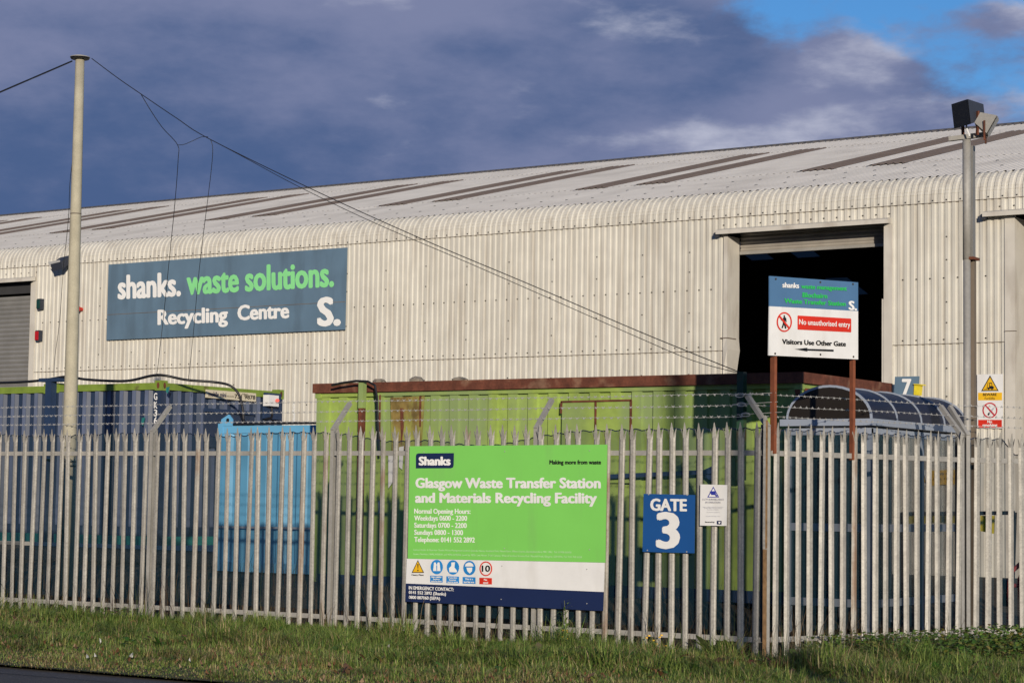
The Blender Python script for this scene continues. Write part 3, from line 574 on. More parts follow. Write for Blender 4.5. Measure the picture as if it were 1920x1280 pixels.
# ------------------------------------------------------------------ palisade fence
def pale_mesh():
    mb = MB(); w2, f, d, t = .0365, .0215, .020, .003; H = 2.30; z0 = .04
    P = [(-w2, d), (-w2+.003, .016), (-f*.55, 0), (f, 0), (w2-.003, .006), (w2, d)]
    back = [(x*.9, y+t) for x, y in P]
    n = 6; mb.add([(x, y, z0) for x, y in P]+[(x, y, H-.08) for x, y in P], [(i, i+1, n+i+1, n+i) for i in range(n-1)])
    mb.add([(x, y, z0) for x, y in back]+[(x, y, H-.08) for x, y in back], [(i+1, i, n+i, n+i+1) for i in range(n-1)])
    # middle point
    mb.add([(-f, 0, H-.08), (f, 0, H-.08), (f*.92, -.002, H+.00), (f*.45, -.004, H+.042), (.003, -.006, H+.078), (-.003, -.006, H+.078), (-f*.45, -.004, H+.042), (-f*.92, -.002, H+.00)], [(0, 1, 2, 3, 4, 5, 6, 7)])
    mb.add([(-f, t, H-.08), (f, t, H-.08), (f*.92, .001, H+.00), (f*.45, -.001, H+.042), (.003, -.003, H+.078), (-.003, -.003, H+.078), (-f*.45, -.001, H+.042), (-f*.92, .001, H+.00)], [(7, 6, 5, 4, 3, 2, 1, 0)])
    # splayed side tongues
    for s in (-1, 1):
        a = [(s*f, 0, H-.08), (s*w2, d, H-.08), (s*(w2+.004), d-.004, H-.03), (s*(f+.012), -.004, H-.03), (s*(w2+.014), d-.010, H+.012), (s*(f+.030), .002, H+.02)]
        mb.add(a, [(0, 1, 2, 3), (3, 2, 4, 5)]); mb.add([(x-s*.003, y+.002, z) for x, y, z in a], [(3, 2, 1, 0), (5, 4, 2, 3)])
    # bolt heads
    for z in (2.075, .225): mb.box((-.008, -.006, z-.008), (.008, 0, z+.008))
    return mb.mesh('pale', M['galv'])
PALE = pale_mesh(); PALE2 = PALE.copy(); PALE2.materials[0] = mat('rust_streaked_steel', (.35, .325, .28), .6, .1, var=.15, vscale=6, fine=.16, fscale=45, dirt=(.22, .11, .05), dscale=9, stretch=5, dlo=.50, dhi=.68, damt=.75)
def fence(label, p0, ang, dists, arms, skip_last=False):
    o = root('palisade_fence', (p0[0], p0[1], 0), label, 'fence', None, ang); o['local'] = 1
    for i, d in enumerate(dists):
        if skip_last and i == len(dists)-1: continue
        mb = MB()
        for y0, y1 in ((.022, .031), (.105, .114)): mb.box((d-.024, y0, -.1), (d+.024, y1, 2.36))
        mb.box((d-.004, .0315, -.1), (d+.004, .1045, 2.36)); ps = mb.build('post', M['galv2'], o)
        if arms and not (label.startswith('long') and i < 3):
            for k in (0,):
                mb = MB(); tip = Vector((d, .34, 2.66)); mb.bar((d, .03, 2.33), tip, .045, .045, (1, 0, 0)); a_ = mb.build('cranked_arm', M['galv2'], o)
    for d0, d1 in zip(dists, dists[1:]):
        for z in (2.075, .225):
            mb = MB(); mb.box((d0+.040, .021, z-.026), (d1-.040, .027, z+.026)); mb.box((d0+.040, .0275, z-.026), (d1-.040, .065, z-.020)); mb.build('rail', M['galv2'], o)
            mb = MB(); mb.box((d0+.036, .0275, z-.02), (d0+.13, .034, z+.02)); mb.build('fishplate', M['galv2'], o)
        n = max(1, round((d1-d0-.18)/.16)+1)
        for k in range(n):
            x = d0+.095+(d1-d0-.19)*k/max(1, n-1); q = link('pale', PALE2 if random.random() < .10 else PALE, o, (x, 0, random.uniform(-.008, .008))); q.rotation_euler = (random.uniform(-.002, .002), random.gauss(0, .0075), random.uniform(-.12, .12))
    return o
def barbed(o, d0, d1, ts, sag=.0):
    for t in ts:
        mb = MB(); y0, z0 = .03+(.34-.03)*t, 2.33+(2.66-2.33)*t+.03
        n = int((d1-d0)/.05); pts = [(d0+(d1-d0)*i/n, y0+.0025*math.sin(i*2.1), z0+.0025*math.cos(i*2.1)+.006*math.sin(i*.13+t*5)) for i in range(n+1)]
        mb.tube(pts, .0024, 4)
        x = d0+.03
        while x < d1:
            for s in (-1, 1): mb.bar((x, y0-.014*s, z0-.012), (x+.012*s, y0+.014*s, z0+.014), .003, .003)
            mb.box((x-.010, y0-.005, z0-.004), (x+.010, y0+.005, z0+.005))
            x += .085
        mb.build('barbed_wire', M['wire'], o)
FY = 19.0
f1 = fence('long galvanised palisade fence run with spiked pales carrying the big green sign', (-26.40, FY), 0, [0, 2.75, 5.5, 8.25, 11.06, 13.84, 16.58], True, True)
barbed(f1, 0, 16.3, (.25, .6, .97))
G0, G1 = Vector((-9.80, 19.10, 0)), Vector((-8.85, 21.80, 0)); GA = math.atan2(G1.y-G0.y, G1.x-G0.x); GL = (G1-G0).length
f2 = fence('shorter palisade fence run angled back between the rust-edged corner post and the lamp column', (G0.x, G0.y), GA, [0, GL], True)
barbed(f2, 0, GL, (.25, .6, .97))
A3 = R_(60.5)
f3 = fence('short stretch of palisade fence at the right edge past the lamp column', (G1.x+.03, G1.y+.07), A3, [0, 2.75], True)
barbed(f3, 0, 2.7, (.25, .6, .97))
for i, (px, py) in enumerate(((1387, 741), (1390, 758), (1398, 777))):
    pl = PY(FY+.18); c_ = pl.at(px, py); mb = MB(); pts = [(c_.x+.05*math.cos(t), c_.y, c_.z+.018*math.sin(t)) for t in [2*math.pi*k/16 for k in range(17)]]; mb.tube(pts, .005, 5, False); mb.tube([(c_.x-.10, c_.y, c_.z), (c_.x+.42, c_.y-.02, c_.z+.02)], .003, 5)
    oo = mb.build('wire_tensioner', M['wire']); tag(oo, ('topmost', 'middle', 'lowest')[i]+' of three wire tensioner loops left of the corner post', 'tensioner', 'wire tensioners')
mb = MB(); mb.box((-9.832, 19.015, .02), (-9.802, 19.045, 1.12)); ca = root('corner_angle', (-9.81, 19.03, 0), 'rust stained upright angle at the fence corner', 'post'); mb.build('rusty_length', M['orange'], ca); mb = MB(); mb.box((-9.834, 19.013, 1.12), (-9.808, 19.047, 2.44)); mb.build('upper_length', M['galv'], ca); mb = MB(); mb.box((-9.807, 19.016, 1.13), (-9.800, 19.046, 2.40)); mb.build('rust_edge', M['orange'], ca)
# netting on the back of the fence
def net(name, label, p0, ang, d0, d1, topf, y=.10):
    mb = MB(); n = int((d1-d0)/.04); vs = []
    zr = (0, .35, .7, 1)
    for i in range(n+1):
        d = d0+(d1-d0)*i/n; zt = topf(d)
        for t in zr: vs.append((d, y+.012*math.sin(d*7+t*2), .30+(zt-.30)*t))
    k = len(zr); mb.add(vs, [(i*k+j, (i+1)*k+j, (i+1)*k+j+1, i*k+j+1) for i in range(n) for j in range(k-1)])
    edge = [(d0+(d1-d0)*i/n, y+.004, topf(d0+(d1-d0)*i/n)) for i in range(n+1)]
    o = root(name, (p0[0], p0[1], 0), label, 'net', None, ang); o['local'] = 1; mb.build('sheet', M['net'], o, True)
    mb = MB(); mb.tube(edge, .006, 4); mb.build('edge_cord', mat('navy_cord', (.01, .02, .05), .7), o)
def top1(d):
    X = -26.40+d; ph = (X/.16) % 1; z = 2.335-.028*math.sin(ph*math.pi)
    for c_, wd, dp in ((-14.6, .55, .10), (-13.3, .8, .165), (-17.0, .5, .04), (-20.0, .6, .03)): z -= dp*math.exp(-((X-c_)/wd)**2)
    return z
net('debris_netting', 'blue green debris netting hung behind the long fence run', (-26.40, FY), 0, 0, 16.55, top1)
net('debris_netting', 'blue green debris netting hung behind the angled fence run', (G0.x, G0.y), GA, .06, GL, lambda d: 2.335-.03*math.sin((d/.16 % 1)*math.pi))
net('debris_netting', 'drooping blue green netting right of the lamp column', (G1.x+.03, G1.y+.07), A3, .02, 2.7, lambda d: 2.33-.03*math.sin((d/.16 % 1)*math.pi)-(.16 if .55 < d < .9 else 0)*math.sin((d-.55)/.35*math.pi))
# ------------------------------------------------------------------ signs on the fence
PB1 = PY(FY-.045); z1 = Z(750, 820, 3.765)
bs = root('site_sign', PB1.at(948, 1140), 'large lime green site sign with opening hours fixed to the fence', 'sign')
quad(PB1, [(768, 836), (1138, 833), (1134.3, 1054), (764.5, 1046.5)], 'green_panel', M['lime'], bs, .012)
quad(PB1, [(762.5, 1046.7), (1133.2, 1054.3), (1131.4, 1109), (761, 1093)], 'white_panel', M['offwhite'], bs, .012, -.002); quad(PB1, [(761, 1093), (1131.4, 1109), (1130, 1144.6), (760, 1127)], 'navy_panel', M['navy'], bs, .012, -.002)
LR = [z1(112, 130), z1(116, 116), z1(128, 111), z1(381, 109), z1(379, 195), z1(374, 210), z1(360, 216), z1(112, 217)]
flat(PB1, LR, 'logo_patch', M['navy'], bs, .002); letters(PB1, 'Shanks', z1(132, 193), z1(358, 193), 15, M['white'], bs, .06)
letters(PB1, 'Making more from waste', z1(1055, 187), z1(1420, 187), 7.4, M['inkblack'], bs, .045)
letters(PB1, 'Glasgow Waste Transfer Station', z1(108, 353), z1(1418, 355), 17.6, M['offwhite'], bs, .05); letters(PB1, 'and Materials Recycling Facility', z1(106, 457), z1(1392, 461), 17.6, M['offwhite'], bs, .05)
for t_, y, x1_, dy in (('Normal Opening Hours:', 535, 498, 2), ('Weekdays 0600 - 2200', 584, 474, 2), ('Saturdays 0700 - 2200', 634, 471, 3), ('Sundays 0800 - 1300', 684, 445, 3), ('Telephone: 0141 552 2892', 735, 528, 4)): letters(PB1, t_, z1(101, y), z1(x1_, y+dy), 9.0, M['white'], bs, .025)
letters(PB1, 'Licence Holder & Operator: Shanks Waste Management Limited, Dunedin House, Auckland Park, Mount Farm, Milton Keynes, Buckinghamshire, MK1 1BU.  Tel: 01908 650650', z1(95, 796), z1(1210, 815), 3.2, M['palegreen'], bs)
letters(PB1, 'Licence Numbers: WML/W/20191 and WML/W/00006 issued by: SEPA, Law House, Todd Campus, West of Scotland Science Park, Maryhill Road, Glasgow, G20 0XA, Tel: 0141 945 6350', z1(95, 826), z1(1283, 849), 3.2, M['palegreen'], bs)
flat(PB1, [z1(126, 862), z1(82, 953), z1(170, 953)], 'triangle_border', M['inkblack'], bs, .002); flat(PB1, [z1(126, 873), z1(90, 948), z1(162, 948)], 'triangle', M['yellow'], bs, .004)
flat(PB1, [z1(122, 890), z1(131, 890), z1(128, 926), z1(125, 926)], 'exclamation_mark', M['inkblack'], bs, .006); flat(PB1, ell(*z1(126.5, 936), 1.3, 1.5, 10), 'exclamation_dot', M['inkblack'], bs, .006)
letters(PB1, 'Heavy Plant', z1(83, 972), z1(168, 973), 2.7, M['inkblack'], bs, .02)
for cx, cy in ((259.5, 912), (374, 915), (490, 919)): flat(PB1, ell(*z1(cx, cy), 11.6, 13.6), 'blue_roundel', M['safeblue'], bs, .002)
flat(PB1, [z1(240, 880), z1(252, 880), z1(259, 900), z1(266, 880), z1(279, 880), z1(286, 940), z1(234, 940)], 'vest_symbol', M['white'], bs, .004); flat(PB1, [z1(256, 900), z1(263, 900), z1(262, 938), z1(257, 938)], 'vest_gap', M['safeblue'], bs, .006)
flat(PB1, [z1(362, 880), z1(388, 878), z1(384, 915), z1(402, 938), z1(400, 950), z1(348, 948), z1(346, 920), z1(362, 905)], 'boot_symbol', M['white'], bs, .004)
flat(PB1, [z1(458, 908), z1(464, 890), z1(482, 880), z1(500, 881), z1(514, 892), z1(520, 908)], 'helmet_symbol', M['white'], bs, .004); flat(PB1, [z1(468, 916), z1(510, 916), z1(508, 942), z1(492, 958), z1(476, 942)], 'head_symbol', M['white'], bs, .004)
ring(PB1, *z1(606, 924), 12, 13.8, 2.2, 'speed_roundel', M['red'], bs, .004); letters(PB1, '10', z1(577, 944), z1(637, 944), 11.2, M['inkblack'], bs, .03)
for (a, b, c_, d), t_, m_ in (((213, 972, 301, 1021), ('High visibility', 'jackets', 'must be worn'), 'safeblue'), ((327, 977, 417, 1027), ('Protective', 'footwear', 'must be worn'), 'safeblue'), ((442, 982, 533, 1031), ('This is a', 'hard hat area'), 'safeblue'), ((560, 987, 649, 1035), ('Max', 'speed'), 'red')):
    flat(PB1, [z1(a, b), z1(c_, b+3), z1(c_, d), z1(a, d-2)], 'caption_patch', M[m_], bs, .002)
    n_ = len(t_)
    for i, s in enumerate(t_):
        hw = min(36, 5.6*len(s)/2+3); y = b+(d-b)*(i+1)/(n_+.35); letters(PB1, s, z1((a+c_)/2-hw, y), z1((a+c_)/2+hw, y+1), 2.6 if n_ == 3 else 3.4, M['white'], bs, .02)
for t_, y, x1_, dy, hh in (('IN EMERGENCY CONTACT:', 1069, 380, 13, 6), ('0141 552 2892 (Shanks)', 1100, 325, 13, 5.6), ('0800 807060 (SEPA)', 1135, 283, 10, 5.6)): letters(PB1, t_, z1(63, y), z1(x1_, y+dy), hh, M['white'], bs, .02)
mb = MB()
for x_, y_ in ((715, 1140), (1320, 1170), (720, 905), (1320, 928), (740, 98), (1338, 92), (170, 102), (738, 780), (1338, 790)):
    c_ = PB1.at(*z1(x_, y_), .003); mb.tube([c_, c_+Vector((0, -.004, 0))], .006, 8)
mb.build('fixing_bolts', M['wire'], bs)
z2 = Z(1190, 890, 8)
gs = root('gate_sign', PB1.at(1253, 1036), 'square royal blue GATE 3 sign on the fence', 'sign')
quad(PB1, [z2(135, 282), z2(905, 300), z2(893, 1172), z2(118, 1150)], 'board', M['gateblue'], gs, .008); letters(PB1, 'GATE', z2(232, 527), z2(785, 538), 21, M['offwhite'], gs, .05); letters(PB1, '3', z2(318, 1082), z2(682, 1086), 63, M['offwhite'], gs, .045)
mb = MB()
for x_, y_ in ((212, 292), (790, 300), (193, 1128), (783, 1150)): c_ = PB1.at(*z2(x_, y_), .002); mb.tube([c_, c_+Vector((0, -.006, 0))], .007, 8)
mb.build('fixing_bolts', M['wire'], gs)
cs = root('camera_notice', PB1.at(1338, 985), 'small white surveillance notice right of the blue gate sign', 'sign')
quad(PB1, [z2(985, 140), z2(1388, 150), z2(1378, 762), z2(978, 757)], 'board', M['offwhite'], cs, .006)
flat(PB1, [z2(1180, 172), z2(1088, 336), z2(1268, 336)], 'triangle_border', M['cctv'], cs, .002); flat(PB1, [z2(1180, 198), z2(1110, 325), z2(1246, 325)], 'triangle', M['white'], cs, .004); flat(PB1, [z2(1125, 245), z2(1205, 240), z2(1225, 300), z2(1150, 300)], 'camera_symbol', M['cctv'], cs, .006); flat(PB1, [z2(1205, 300), z2(1235, 298), z2(1240, 322), z2(1215, 322)], 'mount_symbol', M['cctv'], cs, .006)
letters(PB1, 'CCTV SURVEILLANCE', z2(1015, 376), z2(1340, 378), 3, M['greyprint'], cs, .01); letters(PB1, 'IN OPERATION', z2(1065, 421), z2(1288, 423), 3.2, M['greyprint'], cs, .01)
for t_, x0_, x1_, y in (('Images are being monitored for the purposes', 1022, 1330, 485), ('of Public Safety, Crime Prevention and', 1045, 1310, 503), ('Prosecution of Offenders', 1088, 1265, 525), ('This scheme is controlled by', 1078, 1278, 563), ('For further information contact', 1068, 1285, 623)): letters(PB1, t_, z2(x0_, y), z2(x1_, y+1), 1.6, M['greyprint'], cs)
letters(PB1, 'Secured by', z2(1058, 712), z2(1200, 714), 2.4, M['inkblack'], cs, .01); flat(PB1, [z2(1232, 685), z2(1305, 687), z2(1303, 742), z2(1232, 740)], 'logo_patch', M['navy'], cs, .002); flat(PB1, [z2(1255, 700), z2(1290, 702), z2(1275, 730), z2(1262, 728)], 'logo_mark', M['white'], cs, .004)
# entry sign on rusty posts at the angled run
gd = Vector((math.cos(GA), math.sin(GA), 0)); gn = Vector((math.sin(GA), -math.cos(GA), 0))
PE = Plane(G0+gn*.02, gn); z3 = Z(1430, 510, 7.11)
es = root('entry_sign', PE.at(1525, 850), 'blue and white No unauthorised entry sign on two rusty posts above the fence', 'sign')
quad(PE, [(1442.7, 517.3), (1609, 529.3), (1609, 583.2), (1442.7, 574)], 'blue_panel', M['signblue2'], es, .012); quad(PE, [(1442.7, 574), (1609, 583.2), (1609, 673.6), (1441.2, 666)], 'white_panel', M['offwhite'], es, .012, .001)
letters(PE, 'shanks', z3(262, 204), z3(485, 214), 9.2, M['white'], es, .04); letters(PE, 'waste management', z3(512, 217), z3(1122, 247), 8, M['green'], es, .035)
letters(PE, 'Blochairn', z3(530, 334), z3(862, 350), 8.6, M['green'], es, .04); letters(PE, 'Waste Transfer Station', z3(288, 409), z3(1107, 452), 8.2, M['green'], es, .04); letters(PE, 'S.', z3(1145, 499), z3(1258, 508), 15.8, M['white'], es, .05)
ring(PE, *z3(289, 665), 14.4, 18.6, 2.6, 'roundel', M['red'], es, .006)
flat(PE, [z3(278, 580), z3(288, 570), z3(298, 580), z3(298, 597), z3(315, 615), z3(320, 665), z3(308, 668), z3(302, 640), z3(300, 680), z3(318, 750), z3(298, 755), z3(284, 700), z3(270, 748), z3(250, 745), z3(268, 690), z3(272, 640), z3(245, 645), z3(242, 635), z3(270, 620), z3(280, 598)], 'walker_symbol', M['inkblack'], es, .004)
flat(PE, [z3(212, 590), z3(228, 572), z3(362, 738), z3(346, 755)], 'roundel_bar', M['red'], es, .008)
flat(PE, [z3(465, 585), z3(470, 578), z3(1175, 619), z3(1181, 627), z3(1181, 798), z3(1175, 803), z3(470, 766), z3(465, 760)], 'red_patch', M['red'], es, .003); letters(PE, 'No unauthorised entry', z3(485, 696), z3(1165, 736), 9.8, M['white'], es, .015, .007)
letters(PE, 'Visitors Use Other Gate', z3(258, 956), z3(1110, 988), 8.8, M['inkblack'], es, .045)
flat(PE, [z3(425, 1027), z3(597, 1008), z3(597, 1022), z3(947, 1032), z3(947, 1060), z3(597, 1046), z3(597, 1058)], 'arrow', M['inkblack'], es, .004)
mb = MB()
for x_, y_ in ((175, 92), (1203, 160), (768, 135), (165, 1085), (770, 1098), (1210, 1127)): c_ = PE.at(*z3(x_, y_), .004); mb.tube([c_, c_+gn*.004], .011, 8)
mb.build('fixing_bolts', M['screw'], es)
for px, yb, w_ in ((1451, 850, .06), (1599, 862, .05)):
    a = PE.at(px, 535, -.05); b = PE.at(px-1, yb, -.05); mb = MB(); mb.bar(a, b, w_, .035, gd); mb.build('post', M['rustpost'], es)
# ------------------------------------------------------------------ smoking shelter
SX0, SX1, SY0, SY1, SZ = -10.84, -9.80, 21.5, 24.25, 2.44
sh = root('smoking_shelter', ((SX0+SX1)/2, (SY0+SY1)/2, .1), 'glazed shelter with smoked barrel roof behind the angled fence run', 'shelter')
for x in (SX0, SX1-.06):
    for y in (SY0, (SY0+SY1)/2, SY1-.06): mb = MB(); mb.box((x, y, .1), (x+.06, y+.06, SZ-.03)); mb.build('post', M['alu'], sh)
for a, b in (((SX0-.05, SY0-.05, SZ), (SX1+.05, SY0+.05, SZ+.075)), ((SX1-.05, SY0+.052, SZ), (SX1+.05, SY1+.05, SZ+.075)), ((SX0-.05, SY0+.052, SZ), (SX0+.05, SY1+.05, SZ+.075)), ((SX0-.05, SY1-.05, SZ+.001), (SX1-.052, SY1+.05, SZ+.076))): mb = MB(); mb.box(a, b); mb.build('gutter_beam', M['alu'], sh)
for a, b in (((SX0, SY0+.005, SZ-.10), (SX1, SY0+.05, SZ-.025)), ((SX1-.045, SY0+.06, SZ-.10), (SX1-.005, SY1, SZ-.025))): mb = MB(); mb.box(a, b); mb.build('head_rail', M['alu'], sh)
def arch(y, k=20):
    cx = (SX0+SX1)/2; hw = (SX1-SX0)/2-.01; return [Vector((cx-hw*math.cos(math.pi*i/k), y, SZ+.075+.36*math.sin(math.pi*i/k))) for i in range(k+1)]
bays = 4
for i in range(bays+1):
    y = SY0+.02+(SY1-SY0-.04)*i/bays; mb = MB(); A = arch(y)
    for p, q in zip(A, A[1:]): mb.bar(p+Vector((0, 0, .006)), q+Vector((0, 0, .004)), .026, .016, (0, 1, 0))
    mb.build('roof_hoop', M['alu'], sh)
for i in range(bays):
    ya, yb = SY0+.02+(SY1-SY0-.04)*i/bays, SY0+.02+(SY1-SY0-.04)*(i+1)/bays; A, B = arch(ya), arch(yb); n = len(A); mb = MB(); mb.add(A+B, [(j, j+1, n+j+1, n+j) for j in range(n-1)]); mb.build('roof_panel', M['tintblue'], sh, True)
for y in (SY0+.015, SY1-.03): A = arch(y); mb = MB(); mb.add(A, [tuple(range(len(A)))]); mb.build('gable_panel', M['tint'], sh)
for a, b in (((SX0+.06, SY0+.03, .45), (SX1-.06, SY0+.036, SZ-.1)), ((SX1-.03, SY0+.06, .45), (SX1-.024, SY0+1.32, SZ-.1)), ((SX1-.03, SY0+1.44, .45), (SX1-.024, SY1-.06, SZ-.1)), ((SX0+.024, SY0+.06, .45), (SX0+.03, SY1-.06, SZ-.1))): mb = MB(); mb.box(a, b); mb.build('side_pane', M['pane'], sh)
for z in (1.28, .46):
    for a, b in (((SX0+.06, SY0+.01, z), (SX1-.06, SY0+.05, z+.085)), ((SX1-.05, SY0+.06, z), (SX1-.01, SY1-.06, z+.085))): mb = MB(); mb.box(a, b); mb.build('cross_rail', M['alu'], sh)
mb = MB(); mb.box((SX0+.1, SY0+.5, .52), (SX0+.42, SY1-.3, .57)); mb.build('bench', M['bluesteel'], sh)
mb = MB(); mb.tube([PY(21.45).at(1472, 1095), PY(21.45).at(1474, 1118)], .02, 8); mb.build('downpipe_end', M['offwhite'], sh)
# ------------------------------------------------------------------ lamp column
LPX = PY(22.3).at(1812.5, 262); lx, ly = LPX.x, 22.3
lp = root('lamp_column', (lx, ly, 0), 'tall galvanised lamp column carrying two floodlights at the fence', 'lamp post')
mb = MB(); mb.tube([(lx, ly, .1), (lx, ly, 4.35)], .041, 18, True); mb.build('lower_tube', M['galv2'], lp, True); mb = MB(); mb.tube([(lx, ly, 4.30), (lx, ly, LPX.z)], [.046, .046], 18); mb.build('upper_tube', M['galv2'], lp, True)
sx_, sy_ = lx+.020, ly+.10
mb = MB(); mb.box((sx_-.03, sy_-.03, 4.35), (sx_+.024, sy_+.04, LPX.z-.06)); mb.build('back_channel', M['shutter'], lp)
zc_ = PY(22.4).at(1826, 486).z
mb = MB(); mb.box((sx_-.035, sy_-.03, .1), (sx_+.034, sy_+.04, zc_-.02)); mb.build('back_post', mat('shade_brown_post', (.17, .135, .10), .7), lp); mb = MB(); mb.box((sx_-.028, sy_-.028, zc_), (sx_+.026, sy_+.038, 4.35)); mb.build('back_channel', M['shutter'], lp)  # the brown puts the shade below the clamp into the post's colour
mb = MB(); mb.box((lx-.02, ly-.03, zc_-.015), (sx_+.07, sy_+.05, zc_+.015)); mb.build('clamp', M['rust'], lp)
mb = MB(); mb.bar((lx-.20, ly-.02, LPX.z+.02), (lx+.19, ly+.06, LPX.z+.05), .06, .05); mb.build('cross_arm', M['galv2'], lp)
def flood(px, py, sz, d, m, label=None):
    c_ = PY(22.25).at(px, py); d = Vector(d).normalized(); s1 = d.cross(Vector((0, 0, 1))).normalized(); u1 = s1.cross(d)
    mb = MB(); fr = [c_+d*sz*.42+s1*a*sz*.62+u1*b*sz*.52 for a, b in ((-1, -1), (1, -1), (1, 1), (-1, 1))]; bk = [c_-d*sz*.42+s1*a*sz*.42+u1*b*sz*.30 for a, b in ((-1, -1), (1, -1), (1, 1), (-1, 1))]
    mb.add(fr+bk, [(0, 1, 2, 3), (7, 6, 5, 4), (0, 4, 5, 1), (1, 5, 6, 2), (2, 6, 7, 3), (3, 7, 4, 0)]); h = mb.build('floodlight_head', m, lp)
    mb = MB(); mb.add([q+d*.012 for q in fr], [(0, 1, 2, 3)]); mb.build('glass', M['cable'] if m is M['blueblack'] else M['grey'], h)
    mb = MB()
    for a in (-1, 1): mb.bar(c_+s1*a*sz*.6, c_+s1*a*sz*.55-Vector((0, 0, sz*1.0)), .02, .035)
    mb.build('yoke', M['rust'], lp)
flood(1819, 213, .265, (-.55, -.75, -.12), M['blueblack']); flood(1847, 230, .215, (.75, .25, -.45), M['galv2'])
mb = MB(); mb.tube([PY(22.2).at(1812, 234), PY(22.2).at(1813, 243), PY(22.2).at(1816, 250), PY(22.2).at(1818, 256)], .010, 6); mb.build('flex', M['offwhite'], lp)
sl = root('street_lamp', (7.1, -1.4, 0), 'slim street lamp outside the view casting a thin shadow across the verge', 'street lamp')
mb = MB(); mb.tube([(7.1, -1.4, -.02), (7.1, -1.4, 1.4), (7.1, -1.4, 1.42), (7.1, -1.4, 10.0)], [.13, .13, .115, .10], 16); mb.build('column', M['galv2'], sl, True)
mb = MB(); mb.tube([(7.1, -1.4, 9.95), (7.1, -1.1, 10.15), (7.1, -.5, 10.25)], .03, 10); mb.build('bracket_arm', M['galv2'], sl, True)
mb = MB(); mb.prism([(6.99, -.6, 10.2), (7.21, -.6, 10.2), (7.17, 0, 10.26), (7.03, 0, 10.26)], (0, 0, .12)); mb.build('lantern', M['grey'], sl)
# things in the yard seen through the right-hand fence
PZ = PY(Y0-.06)
o = root('warning_sign', PZ.at(1760, 912), 'yellow forklift notice low on the warehouse wall seen through the fence', 'sign')
quad(PZ, [(1726, 882), (1737, 881), (1737, 910), (1726, 911)], 'white_panel', M['offwhite'], o, .01); flat(PZ, [(1731.5, 885), (1726.5, 905), (1737, 905)], 'triangle', M['inkblack'], o, .004); flat(PZ, [(1731.5, 889), (1728.5, 903), (1735, 903)], 'triangle_fill', M['yellow'], o, .006)
quad(PZ, [(1746, 882), (1790, 880), (1796, 893), (1790, 907), (1746, 910)], 'yellow_panel', M['yellow'], o, .01); letters(PZ, 'BEWARE', (1752, 891), (1788, 889), 4, M['inkblack'], o, .01); letters(PZ, 'Fork Trucks', (1750, 900), (1793, 898), 4, M['inkblack'], o)
PR = PY(26.5)
o = root('yard_barrier', PR.at(1800, 1120), 'dark framed barrier with a yellow panel behind the right fence', 'barrier')
for a, b in (((1690, 963), (1902, 961)), ((1902, 960), (1897, 1130)), ((1692, 962), (1690, 1130))): mb = MB(); mb.bar(PR.at(*a), PR.at(*b), .05, .05, (0, 1, 0)); mb.build('frame_tube', M['blueblack'], o)
quad(PR, [(1692, 966), (1797, 965), (1795, 980), (1691, 981)], 'yellow_strip', M['yellowpaint'], o, .02); quad(PR, [(1838, 966), (1864, 966), (1863, 1000), (1838, 995)], 'yellow_panel', M['yellowpaint'], o, .02)
PQ = PY(25.2); o = root('red_trolley', PQ.at(1895, 1160), 'red tubular trolley frame behind the fence at the right edge', 'trolley')
for pts in (((1915, 1055), (1898, 1070), (1890, 1100), (1896, 1130), (1893, 1160)), ((1922, 1060), (1912, 1085), (1914, 1120), (1922, 1150)), ((1886, 1098), (1925, 1096))): mb = MB(); mb.tube([PQ.at(*q) for q in pts], .028, 8); mb.build('frame_tube', M['redplastic'], o, True)
mb = MB(); c_ = PQ.at(1882, 1110); mb.tube([(c_.x-.02, c_.y, c_.z), (c_.x+.05, c_.y+.02, c_.z)], .17, 18); mb.build('wheel', M['cable'], o)
# ------------------------------------------------------------------ concrete pole and cables
PLY = 20.3; PP = PY(PLY); t_ = PP.at(150, 112); b_ = PP.at(124, 1050)
up = root('utility_pole', (b_.x, PLY, 0), 'tall tapering concrete pole with a round metal cap, cables fanning from its top', 'pole')
zt_ = t_.z; lean = lambda z: Vector((b_.x+(t_.x-b_.x)*(z-b_.z)/(zt_-b_.z), PLY, z))
mb = MB(); zz = [0.0, 1.5, 2.9, 4.5, 6.0, zt_]; mb.tube([lean(z) for z in zz], [.108-.0064*z for z in zz], 24); mb.build('shaft', M['concrete'], up, True)
mb = MB(); c_ = lean(zt_+.005); mb.tube([c_, c_+Vector((0, 0, .022))], [.120, .134], 28); cp = mb.build('cap', M['inkblack'], up); mb = MB(); mb.tube([c_+Vector((0, 0, .0225)), c_+Vector((0, 0, .032)), c_+Vector((0, 0, .05))], [.134, .132, .07], 28); mb.build('cap_lid', M['galv2'], cp)  # black lower disc paints in the shade on the cap's underside
mb = MB(); mb.tube([lean(5.32)-Vector((0, 0, 0)), lean(5.335)], .0755, 24); mb.build('joint_band', M['seam'], up)
mb = MB(); mb.tube([lean(1.93), lean(1.955)], .0975, 24); mb.tube([lean(1.99), lean(2.01)], .0972, 24); mb.build('strap', M['cable'], up)
mb = MB(); mb.box((b_.x-.02, PLY-.14, .95), (b_.x+.08, PLY-.09, 1.10)); mb.build('tag_plate', M['cable'], up)
